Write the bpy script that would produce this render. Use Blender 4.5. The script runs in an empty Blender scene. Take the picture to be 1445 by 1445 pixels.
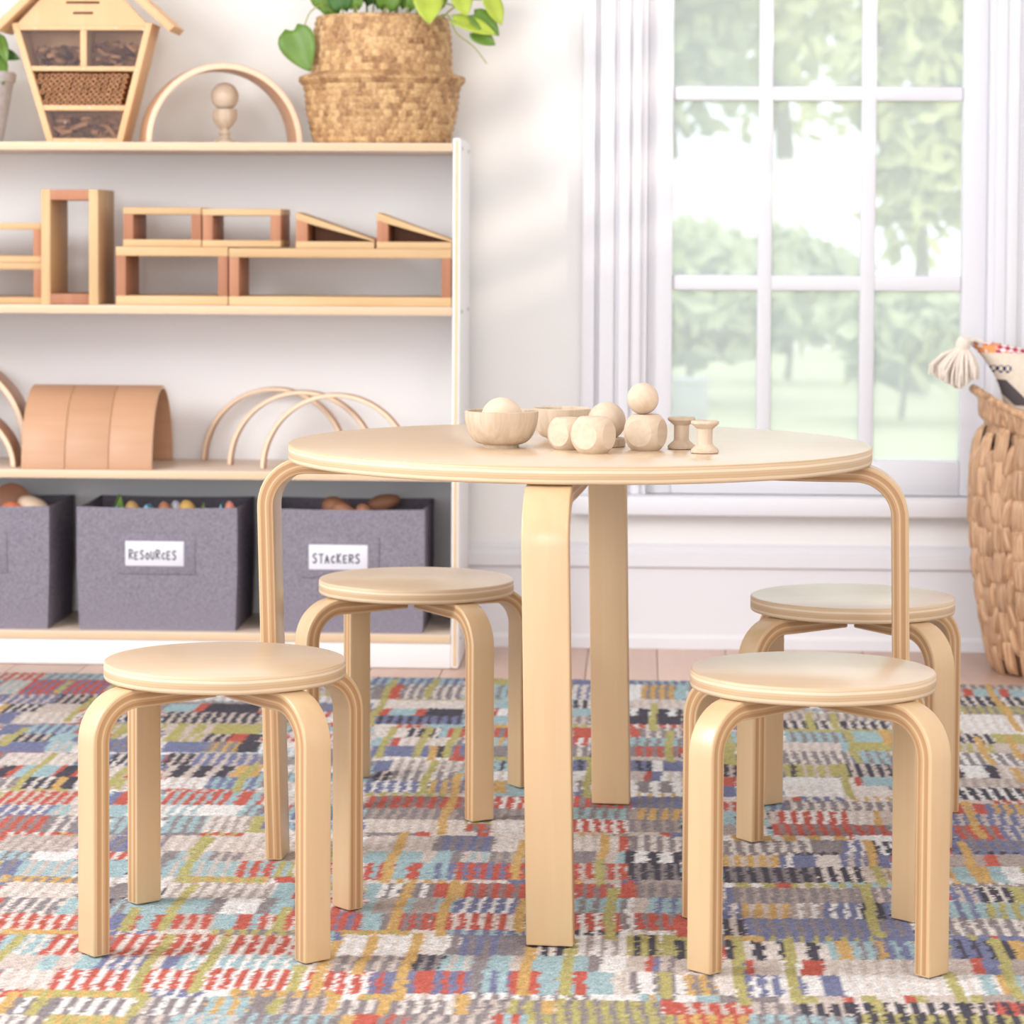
import bpy, bmesh, math, random
import numpy as np
from mathutils import Vector, Matrix, Euler

random.seed(7)
rng = np.random.default_rng(7)
scn = bpy.context.scene
COL = scn.collection

# ------------------------------------------------------------------ camera
F_PX, CAM_H = 3989.94, 0.8157
cd = bpy.data.cameras.new('camera')
cd.sensor_fit = 'HORIZONTAL'
cd.sensor_width = 36.0
cd.lens = F_PX / 1445.0 * 36.0
cd.shift_y = -211.38 / 1445.0
cd.clip_end = 300
cam = bpy.data.objects.new('camera', cd)
COL.objects.link(cam)
r_ = Vector((0.99895093, 0.04549146, 0.00525015))
u_ = Vector((-0.00733022, 0.04567892, 0.99892928))
f_ = Vector((-0.04520293, 0.99791982, -0.04596446))
M = Matrix((r_, u_, -f_)).transposed().to_4x4()
M.translation = (0, 0, CAM_H)
cam.matrix_world = M
cd.dof.use_dof = True
cd.dof.focus_distance = 3.45
cd.dof.aperture_fstop = 9.5
scn.camera = cam

# ------------------------------------------------------------------ world, sun, large lights, exposure
w = bpy.data.worlds.new('sky'); scn.world = w; w.use_nodes = True
bg = w.node_tree.nodes['Background']
bg.inputs[0].default_value = (0.91, 0.985, 1.07, 1)
bg.inputs[1].default_value = 1.95

sd = bpy.data.lights.new('sun', 'SUN')
sd.energy = 1.0; sd.angle = math.radians(1.4); sd.color = (1.0, 0.87, 0.74)
sun = bpy.data.objects.new('sun', sd); COL.objects.link(sun)
sun.rotation_euler = Vector((-1.0, 1.0, -0.42)).to_track_quat('-Z', 'Y').to_euler()
sun.location = (6, -4, 5)

def area(name, loc, aim, sx, sy, power, col):
    d = bpy.data.lights.new(name, 'AREA'); d.shape = 'RECTANGLE'; d.size = sx; d.size_y = sy
    d.energy = power; d.color = col
    o = bpy.data.objects.new(name, d); COL.objects.link(o); o.location = loc
    o.rotation_euler = (Vector(aim) - Vector(loc)).to_track_quat('-Z', 'Y').to_euler()
    return o
area('key_softbox', (-2.35, 2.75, 1.65), (-0.3, 3.5, 0.3), 0.9, 1.1, 54, (1.0, 1.0, 1.0))
area('fill_softbox', (1.05, 0.5, 2.2), (-0.4, 4.3, 0.4), 0.9, 0.9, 28, (1.0, 0.99, 0.97))
area('front_fill_light', (-0.75, -0.3, 1.05), (-0.7, 5.3, 0.75), 0.9, 0.9, 24, (1.0, 0.99, 0.97))  # unseen light added to brighten the shelf compartments from the front

vs = scn.view_settings
vs.view_transform = 'Standard'; vs.look = 'None'; vs.exposure = 0.0; vs.gamma = 1.0
vs.use_curve_mapping = False

# ------------------------------------------------------------------ material helpers
def lin(c):
    r = []
    for x in c:
        x /= 255.0
        r.append(x / 12.92 if x <= 0.04045 else ((x + 0.055) / 1.055) ** 2.4)
    return (*r, 1.0)

def newmat(name):
    m = bpy.data.materials.new(name); m.use_nodes = True
    nt = m.node_tree
    return m, nt, nt.nodes['Principled BSDF']

def N(nt, t, **kw):
    n = nt.nodes.new(t)
    for k, v in kw.items():
        setattr(n, k, v)
    return n

def plain(name, c, rough=0.5, spec=0.5, noise=0.0, nscale=40, bump=0.0):
    m, nt, b = newmat(name)
    b.inputs['Base Color'].default_value = lin(c)
    b.inputs['Roughness'].default_value = rough
    b.inputs['Specular IOR Level'].default_value = spec
    if noise or bump:
        tc = N(nt, 'ShaderNodeTexCoord'); no = N(nt, 'ShaderNodeTexNoise')
        no.inputs['Scale'].default_value = nscale; no.inputs['Detail'].default_value = 4
        nt.links.new(tc.outputs['Object'], no.inputs['Vector'])
        if noise:
            mx = N(nt, 'ShaderNodeMix', data_type='RGBA', blend_type='MULTIPLY')
            mx.inputs['Factor'].default_value = noise
            mx.inputs['A'].default_value = lin(c)
            nt.links.new(no.outputs['Color'], mx.inputs['B'])
            hs = N(nt, 'ShaderNodeValToRGB')
            hs.color_ramp.elements[0].position = 0.3; hs.color_ramp.elements[0].color = (0.55, 0.55, 0.55, 1)
            hs.color_ramp.elements[1].position = 0.7; hs.color_ramp.elements[1].color = (1.25, 1.25, 1.25, 1)
            nt.links.new(no.outputs['Fac'], hs.inputs['Fac'])
            nt.links.new(hs.outputs['Color'], mx.inputs['B'])
            nt.links.new(mx.outputs['Result'], b.inputs['Base Color'])
        if bump:
            bp = N(nt, 'ShaderNodeBump'); bp.inputs['Strength'].default_value = bump
            bp.inputs['Distance'].default_value = 0.002
            nt.links.new(no.outputs['Fac'], bp.inputs['Height'])
            nt.links.new(bp.outputs['Normal'], b.inputs['Normal'])
    return m

def wood(name, c1, c2, axis=0, rough=0.38, scale=1.0, contrast=0.5, spec=0.5, rand=0.12):
    """veneer / solid wood with grain along an object axis"""
    m, nt, b = newmat(name)
    tc = N(nt, 'ShaderNodeTexCoord'); mp = N(nt, 'ShaderNodeMapping')
    s = [60 * scale] * 3; s[axis] = 3.0 * scale
    mp.inputs['Scale'].default_value = s
    oi = N(nt, 'ShaderNodeObjectInfo')
    va = N(nt, 'ShaderNodeVectorMath', operation='SCALE'); va.inputs['Scale'].default_value = 7.0
    cv = N(nt, 'ShaderNodeCombineXYZ')
    for k in range(3): nt.links.new(oi.outputs['Random'], cv.inputs[k])
    nt.links.new(cv.outputs[0], va.inputs[0])
    ad = N(nt, 'ShaderNodeVectorMath', operation='ADD')
    nt.links.new(tc.outputs['Object'], ad.inputs[0]); nt.links.new(va.outputs[0], ad.inputs[1])
    nt.links.new(ad.outputs[0], mp.inputs['Vector'])
    no = N(nt, 'ShaderNodeTexNoise'); no.inputs['Scale'].default_value = 1.0; no.inputs['Detail'].default_value = 5
    no.inputs['Roughness'].default_value = 0.6; no.inputs['Distortion'].default_value = 0.6
    nt.links.new(mp.outputs[0], no.inputs['Vector'])
    n2 = N(nt, 'ShaderNodeTexNoise'); n2.inputs['Scale'].default_value = 6 * scale; n2.inputs['Detail'].default_value = 2
    nt.links.new(ad.outputs[0], n2.inputs['Vector'])
    rp = N(nt, 'ShaderNodeValToRGB')
    rp.color_ramp.elements[0].position = 0.5 - 0.32 * (1.1 - contrast * 0.5)
    rp.color_ramp.elements[1].position = 0.5 + 0.25
    rp.color_ramp.elements[0].color = lin(c2); rp.color_ramp.elements[1].color = lin(c1)
    mxn = N(nt, 'ShaderNodeMath', operation='MULTIPLY_ADD')
    mxn.inputs[1].default_value = contrast; mxn.inputs[2].default_value = 0.5 - 0.5 * contrast + 0.06
    nt.links.new(no.outputs['Fac'], mxn.inputs[0])
    m2 = N(nt, 'ShaderNodeMath', operation='MULTIPLY_ADD'); m2.inputs[1].default_value = 0.35; 
    nt.links.new(n2.outputs['Fac'], m2.inputs[0]); 
    m3 = N(nt, 'ShaderNodeMath', operation='ADD'); m3.inputs[1].default_value = -0.175
    nt.links.new(mxn.outputs[0], m3.inputs[0]); nt.links.new(m3.outputs[0], m2.inputs[2])
    nt.links.new(m2.outputs[0], rp.inputs['Fac'])
    hv = N(nt, 'ShaderNodeHueSaturation')
    mr = N(nt, 'ShaderNodeMapRange'); mr.inputs['To Min'].default_value = 1 - rand; mr.inputs['To Max'].default_value = 1 + rand * 0.5
    nt.links.new(oi.outputs['Random'], mr.inputs['Value']); nt.links.new(mr.outputs[0], hv.inputs['Value'])
    nt.links.new(rp.outputs['Color'], hv.inputs['Color'])
    nt.links.new(hv.outputs['Color'], b.inputs['Base Color'])
    b.inputs['Roughness'].default_value = rough
    b.inputs['Specular IOR Level'].default_value = spec
    return m

def plyedge(name, c1, c2, layers=7, uv=True, thick=0.02, rough=0.45):
    """laminated edge: stripes across the thickness (UV v, or object Z over 'thick')"""
    m, nt, b = newmat(name)
    tc = N(nt, 'ShaderNodeTexCoord')
    sp = N(nt, 'ShaderNodeSeparateXYZ')
    mul = N(nt, 'ShaderNodeMath', operation='MULTIPLY')
    if uv:
        nt.links.new(tc.outputs['UV'], sp.inputs[0]); nt.links.new(sp.outputs[1], mul.inputs[0]); mul.inputs[1].default_value = layers
    else:
        nt.links.new(tc.outputs['Object'], sp.inputs[0]); nt.links.new(sp.outputs[2], mul.inputs[0]); mul.inputs[1].default_value = layers / thick
    # slow waviness along the strip
    no = N(nt, 'ShaderNodeTexNoise'); no.inputs['Scale'].default_value = 5 if uv else 14; no.inputs['Detail'].default_value = 2
    nt.links.new(tc.outputs['Object'], no.inputs['Vector'])
    ad = N(nt, 'ShaderNodeMath', operation='MULTIPLY_ADD'); ad.inputs[1].default_value = 0.5
    nt.links.new(no.outputs['Fac'], ad.inputs[0]); nt.links.new(mul.outputs[0], ad.inputs[2])
    fr = N(nt, 'ShaderNodeMath', operation='FRACT'); nt.links.new(ad.outputs[0], fr.inputs[0])
    fl = N(nt, 'ShaderNodeMath', operation='FLOOR'); nt.links.new(ad.outputs[0], fl.inputs[0])
    wn = N(nt, 'ShaderNodeTexWhiteNoise', noise_dimensions='1D'); nt.links.new(fl.outputs[0], wn.inputs['W'])
    mx = N(nt, 'ShaderNodeMix', data_type='RGBA'); mx.inputs['A'].default_value = lin(c1); mx.inputs['B'].default_value = lin(c2)
    nt.links.new(wn.outputs['Value'], mx.inputs['Factor'])
    rp = N(nt, 'ShaderNodeValToRGB')          # thin glue line between the plies
    e = rp.color_ramp.elements
    e[0].position = 0.0; e[0].color = (0.62, 0.55, 0.5, 1); e[1].position = 0.16; e[1].color = (1, 1, 1, 1)
    nt.links.new(fr.outputs[0], rp.inputs['Fac'])
    m2 = N(nt, 'ShaderNodeMix', data_type='RGBA', blend_type='MULTIPLY'); m2.inputs['Factor'].default_value = 0.8
    nt.links.new(mx.outputs['Result'], m2.inputs['A']); nt.links.new(rp.outputs['Color'], m2.inputs['B'])
    nt.links.new(m2.outputs['Result'], b.inputs['Base Color'])
    b.inputs['Roughness'].default_value = rough
    return m

# ------------------------------------------------------------------ geometry helpers
class MB:
    def __init__(s): s.v = []; s.f = []; s.m = []; s.uv = []
    def face(s, idx, mi=0, uv=None): s.f.append(idx); s.m.append(mi); s.uv.append(uv)
    def box(s, x0, x1, y0, y1, z0, z1, mi=0, front=None):
        n = len(s.v)
        s.v += [(x0,y0,z0),(x1,y0,z0),(x1,y1,z0),(x0,y1,z0),(x0,y0,z1),(x1,y0,z1),(x1,y1,z1),(x0,y1,z1)]
        for k, q in enumerate(((0,3,2,1),(4,5,6,7),(0,1,5,4),(1,2,6,5),(2,3,7,6),(3,0,4,7))):
            s.face([n+i for i in q], front if (front is not None and k == 2) else mi)
        return s
    def prism(s, poly, y0, y1, mi=0):        # polygon in XZ, counter-clockwise seen from -Y
        n = len(s.v); k = len(poly)
        s.v += [(x, y0, z) for x, z in poly] + [(x, y1, z) for x, z in poly]
        s.face([n+i for i in range(k)], mi)
        s.face([n+k+i for i in reversed(range(k))], mi)
        for i in range(k):
            j = (i+1) % k
            s.face([n+i, n+k+i, n+k+j, n+j], mi)
        return s
    def lathe(s, prof, seg=48, c=(0,0), mi=None, cap0=True, cap1=True, mod=None):
        n = len(s.v); P = len(prof)
        for k, (r, z) in enumerate(prof):
            for i in range(seg):
                a = 2*math.pi*i/seg
                rr, zz = (r, z) if mod is None else mod(r, z, a, k)
                s.v.append((c[0]+rr*math.cos(a), c[1]+rr*math.sin(a), zz))
        for k in range(P-1):
            for i in range(seg):
                j = (i+1) % seg
                s.face([n+k*seg+i, n+k*seg+j, n+(k+1)*seg+j, n+(k+1)*seg+i], mi(k) if mi else 0)
        if cap0: s.face([n+i for i in reversed(range(seg))], mi(-1) if mi else 0)
        if cap1: s.face([n+(P-1)*seg+i for i in range(seg)], mi(P) if mi else 0)
        return s
    def tube(s, pts, rad, seg=8, mi=0):
        n = len(s.v); P = len(pts); pts = [Vector(p) for p in pts]
        for k, p in enumerate(pts):
            d = (pts[min(k+1, P-1)] - pts[max(k-1, 0)]).normalized()
            a = d.orthogonal().normalized() if k == 0 else (a - d*a.dot(d)).normalized()
            b = d.cross(a); r = rad[k] if isinstance(rad, (list, tuple)) else rad
            for i in range(seg):
                t = 2*math.pi*i/seg
                s.v.append(tuple(p + a*math.cos(t)*r + b*math.sin(t)*r))
        for k in range(P-1):
            for i in range(seg):
                j = (i+1) % seg
                s.face([n+k*seg+i, n+k*seg+j, n+(k+1)*seg+j, n+(k+1)*seg+i], mi)
        s.face([n+i for i in reversed(range(seg))], mi); s.face([n+(P-1)*seg+i for i in range(seg)], mi)
        return s
    def mesh(s, name, mats, smooth=False, bevel=0, seg=2, sharp=40):
        me = bpy.data.meshes.new(name)
        me.from_pydata(s.v, [], s.f)
        if not isinstance(mats, (list, tuple)): mats = [mats]
        for m in mats: me.materials.append(m)
        me.polygons.foreach_set('material_index', s.m)
        if any(u is not None for u in s.uv):
            ul = me.uv_layers.new(name='UVMap')
            for p, u in zip(me.polygons, s.uv):
                if u is not None:
                    for li, c in zip(p.loop_indices, u): ul.data[li].uv = c
        if bevel:
            bm = bmesh.new(); bm.from_mesh(me)
            es = [e for e in bm.edges if len(e.link_faces) == 2 and e.calc_face_angle() > math.radians(sharp)]
            bmesh.ops.bevel(bm, geom=es, offset=bevel, segments=seg, affect='EDGES', profile=0.5, clamp_overlap=True)
            bm.to_mesh(me); bm.free()
        me.validate()
        if smooth:
            me.polygons.foreach_set('use_smooth', [True]*len(me.polygons))
            me.set_sharp_from_angle(angle=math.radians(sharp))
        me.update()
        return me

def ob(name, me, parent=None, loc=(0,0,0), rot=(0,0,0), scale=None):
    o = bpy.data.objects.new(name, me); COL.objects.link(o)
    o.location = loc; o.rotation_euler = rot
    if scale is not None: o.scale = scale
    if parent is not None: o.parent = parent
    return o
def tag(o, label, cat, group=None):
    o['label'] = label; o['category'] = cat
    if group: o['group'] = group
    return o
def thing(name, label, cat, loc=(0,0,0), rotz=0, group=None):
    o = bpy.data.objects.new(name, None); COL.objects.link(o)
    o.empty_display_size = 0.05; o.location = loc; o.rotation_euler = (0, 0, rotz)
    return tag(o, label, cat, group)
def struct(o, label=None):
    o['kind'] = 'structure'
    if label: o['label'] = label
    return o
def bx(name, x0, x1, y0, y1, z0, z1, mat, parent=None, bevel=0.0015, origin=None):
    """one bevelled box, its origin at its own centre (so grain differs from piece to piece)"""
    c = ((x0+x1)/2, (y0+y1)/2, (z0+z1)/2) if origin is None else origin
    me = MB().box(x0-c[0], x1-c[0], y0-c[1], y1-c[1], z0-c[2], z1-c[2]).mesh(name, mat, smooth=bevel > 0, bevel=bevel)
    return ob(name, me, parent, c)

_W = {}
def worg(o):
    p = Vector((0, 0, 0))
    while o is not None:
        p = p + Vector(o.location); o = o.parent
    return p
_bx0 = bx
def bx(name, x0, x1, y0, y1, z0, z1, mat, parent=None, bevel=0.0015):
    """box in world coordinates, parented to an unrotated thing"""
    o = _bx0(name, x0, x1, y0, y1, z0, z1, mat, None, bevel)
    if parent is not None:
        o.location = Vector(o.location) - worg(parent); o.parent = parent
    return o

# ------------------------------------------------------------------ materials
M_wall = plain('wall_paint', (245, 243, 241), 0.85, 0.2, bump=0.05, nscale=120)
M_trim = plain('white_trim_paint', (231, 230, 235), 0.45)
M_ceil = plain('ceiling_paint', (242, 240, 236), 0.9, 0.2)
M_white = plain('white_laminate', (240, 238, 238), 0.4)
M_floor = wood('floor_oak', (224, 192, 174), (202, 166, 148), 1, 0.42, 0.5, 0.6, rand=0.16)
M_gap = plain('floor_underlay', (95, 65, 50), 0.8)
M_birch = wood('birch_veneer', (206, 181, 152), (196, 167, 134), 0, 0.26, 0.8, 0.55, 0.5, 0.03)
M_birchleg = wood('birch_leg_face', (209, 179, 140), (199, 163, 121), 2, 0.30, 0.8, 0.55, 0.5, 0.05)
M_plyleg = plyedge('leg_laminations', (208, 174, 132), (172, 128, 86), 8, True)
M_plydisc = plyedge('seat_plywood_edge', (220, 198, 168), (192, 160, 122), 6, False, 0.0205)
M_shelfply = wood('shelf_front_edge', (231, 205, 172), (214, 182, 146), 0, 0.5, 0.6, 0.5, 0.4, 0.03)
M_shelftop = wood('shelf_board_face', (232, 212, 194), (220, 196, 174), 0, 0.4, 0.5, 0.4, 0.4, 0.02)
M_blight = wood('block_pine', (222, 189, 144), (200, 158, 110), 0, 0.5, 0.9, 0.7, 0.3, 0.08)
M_blightv = wood('block_pine_upright', (222, 189, 144), (200, 158, 110), 2, 0.5, 0.9, 0.7, 0.3, 0.08)
M_bdark = wood('block_alder', (196, 140, 108), (168, 108, 78), 2, 0.55, 0.9, 0.7, 0.3, 0.12)
M_arch = wood('beech_arch', (206, 162, 130), (190, 142, 106), 1, 0.42, 0.8, 0.5, 0.4, 0.05)
M_archedge = plain('arch_edge', (240, 214, 186), 0.5, noise=0.1, nscale=80)
M_toy = wood('pale_maple', (216, 196, 174), (194, 168, 142), 0, 0.5, 1.3, 0.8, 0.3, 0.06)
M_toyv = wood('pale_maple_turned', (214, 194, 172), (188, 162, 136), 2, 0.5, 1.6, 1.0, 0.3, 0.08)
M_bug = wood('bug_house_pine', (236, 196, 152), (222, 176, 128), 2, 0.55, 0.7, 0.5, 0.3, 0.05)
M_slot = plain('slot_dark', (96, 52, 30), 0.8)
M_bam = plain('bamboo_cane', (196, 142, 100), 0.6, noise=0.3, nscale=60)
M_hole = plain('cane_hole', (58, 30, 18), 0.9)
M_bark = plain('bark', (120, 82, 62), 0.9, noise=0.6, nscale=120, bump=0.5)
M_bark2 = plain('wood_chip', (190, 140, 100), 0.8, noise=0.5, nscale=80)
M_wire = plain('galvanised_wire', (120, 112, 116), 0.4, 0.6)
M_steel = plain('staple_steel', (225, 225, 230), 0.3, 0.8)
M_card = plain('label_card', (228, 226, 236), 0.5)
M_ink = plain('grey_ink', (104, 106, 110), 0.8)
M_soil = plain('potting_soil', (62, 44, 34), 0.95, noise=0.5, nscale=150, bump=0.8)
M_leafA = plain('leaf_green', (104, 140, 52), 0.42, 0.5, noise=0.35, nscale=30)
M_leafB = plain('leaf_lime', (178, 196, 72), 0.42, 0.5, noise=0.25, nscale=30)
M_leafC = plain('leaf_deep', (66, 108, 44), 0.42, 0.5, noise=0.35, nscale=30)
M_stem = plain('leaf_stem', (150, 160, 70), 0.5)
for _m in (M_leafA, M_leafB, M_leafC):
    _b = _m.node_tree.nodes['Principled BSDF']; _b.inputs['Transmission Weight'].default_value = 0.0
    _b.inputs['Subsurface Weight'].default_value = 0.15; _b.inputs['Subsurface Radius'].default_value = (0.01, 0.02, 0.005)

def fabric(name, c1, c2, sc=900.0):
    m, nt, b = newmat(name)
    tc = N(nt, 'ShaderNodeTexCoord')
    outs = []
    for s in ((sc, sc*0.12, sc*0.12), (sc*0.12, sc*0.12, sc)):
        mp = N(nt, 'ShaderNodeMapping'); mp.inputs['Scale'].default_value = s
        nt.links.new(tc.outputs['Object'], mp.inputs['Vector'])
        no = N(nt, 'ShaderNodeTexNoise'); no.inputs['Scale'].default_value = 1; no.inputs['Detail'].default_value = 2
        nt.links.new(mp.outputs[0], no.inputs['Vector']); outs.append(no)
    ad = N(nt, 'ShaderNodeMath', operation='ADD')
    nt.links.new(outs[0].outputs['Fac'], ad.inputs[0]); nt.links.new(outs[1].outputs['Fac'], ad.inputs[1])
    rp = N(nt, 'ShaderNodeValToRGB'); e = rp.color_ramp.elements
    e[0].position = 0.38; e[0].color = lin(c2); e[1].position = 0.62; e[1].color = lin(c1)
    hf = N(nt, 'ShaderNodeMath', operation='MULTIPLY'); hf.inputs[1].default_value = 0.5
    nt.links.new(ad.outputs[0], hf.inputs[0]); nt.links.new(hf.outputs[0], rp.inputs['Fac'])
    nt.links.new(rp.outputs['Color'], b.inputs['Base Color'])
    bp = N(nt, 'ShaderNodeBump'); bp.inputs['Strength'].default_value = 0.25; bp.inputs['Distance'].default_value = 0.001
    nt.links.new(hf.outputs[0], bp.inputs['Height']); nt.links.new(bp.outputs['Normal'], b.inputs['Normal'])
    b.inputs['Roughness'].default_value = 0.9; b.inputs['Specular IOR Level'].default_value = 0.2
    return m
M_bin = fabric('grey_linen', (158, 151, 162), (114, 108, 121), 1500.0)

m, nt, b = newmat('window_glass')
tr = N(nt, 'ShaderNodeBsdfTransparent'); tr.inputs[0].default_value = (0.98, 0.99, 0.98, 1)
gl = N(nt, 'ShaderNodeBsdfGlossy'); gl.inputs['Roughness'].default_value = 0.03
lw = N(nt, 'ShaderNodeLayerWeight'); lw.inputs['Blend'].default_value = 0.25
tl = N(nt, 'ShaderNodeBsdfTranslucent'); tl.inputs[0].default_value = (0.96, 0.98, 0.97, 1)   # white veil mixed into the panes, stands in for glare
mz = N(nt, 'ShaderNodeMixShader'); mz.inputs[0].default_value = 0.29
nt.links.new(tr.outputs[0], mz.inputs[1]); nt.links.new(tl.outputs[0], mz.inputs[2])
mxs = N(nt, 'ShaderNodeMixShader'); nt.links.new(lw.outputs['Fresnel'], mxs.inputs[0])
nt.links.new(mz.outputs[0], mxs.inputs[1]); nt.links.new(gl.outputs[0], mxs.inputs[2])
nt.links.new(mxs.outputs[0], nt.nodes['Material Output'].inputs['Surface'])
M_glass = m

for _m, _c in ((M_birch, 0.6), (M_birchleg, 0.25)):      # clear lacquer
    _b = _m.node_tree.nodes['Principled BSDF']; _b.inputs['Coat Weight'].default_value = _c; _b.inputs['Coat Roughness'].default_value = 0.34

# ------------------------------------------------------------------ room shell
YW, ZF = 5.60, -0.008
XR, XL, ZC = 1.70, -2.80, 2.50
WX0, WX1, WZ0, WZ1 = 0.0, 0.694, 0.298, 1.89

floor = struct(ob('floor', MB().box(XL, XR, -1.5, YW+0.1, ZF-0.03, ZF-0.004).mesh('floor', M_gap)), 'pinkish oak plank floor')
x = XL + 0.07
pw = 0.135
pl_me = MB().box(-pw/2+0.0006, pw/2-0.0006, -1.5, YW-0.001, -0.006, 0.0).mesh('plank', M_floor, smooth=True, bevel=0.0012)
while x < XR - pw/2:
    ob('plank', pl_me, floor, (x, 0, ZF)); x += pw

mb = MB()
mb.box(XL, WX0, YW, YW+0.12, ZF-0.03, ZC); mb.box(WX1, XR, YW, YW+0.12, ZF-0.03, ZC)
mb.box(WX0, WX1, YW, YW+0.12, ZF-0.03, WZ0); mb.box(WX0, WX1, YW, YW+0.12, WZ1, ZC)
struct(ob('wall_back', mb.mesh('wall_back', M_wall)), 'warm white painted wall behind the shelf and window')
struct(ob('ceiling', MB().box(XL, XR+0.12, -1.5, YW+0.12, ZC, ZC+0.1).mesh('ceiling', M_ceil)))
struct(ob('front_light_block', MB().box(XL, XR+0.12, -1.62, -1.5, 1.75, ZC).mesh('front_light_block', M_wall)))  # unseen header added to cut sky light through the open front
struct(ob('wall_left', MB().box(XL-0.1, XL, 4.3, YW+0.12, ZF-0.03, ZC).mesh('wall_left', M_wall)))
OY0, OY1, OZ0, OZ1 = 3.42, 4.62, 1.50, 2.36
mb = MB()
mb.box(XR, XR+0.12, -1.5, OY0, ZF-0.03, ZC); mb.box(XR, XR+0.12, OY1, YW+0.12, ZF-0.03, ZC)
mb.box(XR, XR+0.12, OY0, OY1, ZF-0.03, OZ0); mb.box(XR, XR+0.12, OY0, OY1, OZ1, ZC)
struct(ob('wall_right', mb.mesh('wall_right', M_wall)))
win2 = struct(ob('window_2', MB().box(XR+0.02, XR+0.10, OY0, OY0+0.03, OZ0, OZ1).box(XR+0.02, XR+0.10, OY1-0.03, OY1, OZ0, OZ1).mesh('window_2', M_trim)))
for k in range(5):
    z = OZ0 + 0.095 + k*0.165
    bx('slat', XR+0.05, XR+0.065, OY0+0.03, OY1-0.03, z-0.04, z+0.04, M_trim, win2)

# baseboard
prof = [(0, ZF), (-0.016, ZF), (-0.016, 0.012), (-0.012, 0.020), (-0.012, 0.150), (-0.021, 0.156), (-0.021, 0.178), (-0.013, 0.185), (-0.013, 0.194), (-0.006, 0.2004), (0, 0.2004)]
mb = MB(); n = len(prof)
for xx in (XL, XR):
    mb.v += [(xx, YW + y, z) for y, z in prof]
for i in range(n-1):
    mb.face([i, n+i, n+i+1, i+1])
struct(ob('baseboard_back', mb.mesh('baseboard_back', M_trim, smooth=True, sharp=20)), 'white moulded baseboard along the back wall')

# window casing (trim), sill, sash, muntins, panes
def casing(name, x0, s):
    mb = MB()
    z0, z1 = WZ0, WZ1 + 0.11
    def bb(a, b_, d, top=z1): mb.box(min(x0+s*a, x0+s*b_), max(x0+s*a, x0+s*b_), YW-d, YW+0.001, z0, top)
    bb(0.115, 0.090, 0.032); bb(0.090, 0.082, 0.018); bb(0.082, 0.052, 0.023); bb(0.052, 0.044, 0.016)
    bb(0.044, 0.022, 0.021); bb(0.022, 0.0, 0.012)
    return struct(ob(name, mb.mesh(name, M_trim, smooth=True, bevel=0.0025)))
casing('trim_1', WX0, -1)['label'] = 'white stepped casing left of the window'
casing('trim_2', WX1, 1)['label'] = 'white stepped casing right of the window'
struct(bx('trim_3', WX0, WX1, YW-0.022, YW+0.001, WZ1, WZ1+0.11, M_trim))

win = struct(ob('window_1', MB().box(WX0, WX0+0.012, YW, YW+0.10, WZ0, WZ1).box(WX1-0.012, WX1, YW, YW+0.10, WZ0, WZ1).box(WX0, WX1, YW, YW+0.10, WZ1-0.012, WZ1).mesh('window_1', M_trim)), 'white paned window with pale garden outside')
SY0, SY1 = YW+0.022, YW+0.062
for a, c_ in ((WX0+0.012, 0.063), (0.634, WX1-0.012)):
    bx('stile', a, c_, SY0, SY1, WZ0, WZ1-0.012, M_trim, win, 0.003)
bx('rail', 0.063, 0.634, SY0, SY1, WZ0, 0.366, M_trim, win, 0.003)
bx('rail', 0.063, 0.634, SY0, SY1, 1.820, WZ1-0.012, M_trim, win, 0.003)
MX = ((0.232, 0.260), (0.4345, 0.464)); MZ = ((0.702, 0.733), (1.078, 1.107), (1.449, 1.478))
for a, c_ in MX: bx('muntin', a, c_, SY0+0.006, SY1-0.004, 0.366, 1.820, M_trim, win, 0.005)
for a, c_ in MZ: bx('muntin', 0.063, 0.634, SY0+0.009, SY1-0.007, a, c_, M_trim, win, 0.005)
xs = [0.063, MX[0][0], MX[0][1], MX[1][0], MX[1][1], 0.634]; zs = [0.366] + [t for p in MZ for t in p] + [1.820]
for i in range(3):
    for j in range(4):
        bx('pane', xs[2*i], xs[2*i+1], SY0+0.020, SY0+0.023, zs[2*j], zs[2*j+1], M_glass, win, 0)
sill = bx('sill', WX0-0.135, WX1+0.135, YW-0.055, YW+0.022, 0.260, WZ0, M_trim, win, 0.006)

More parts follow.
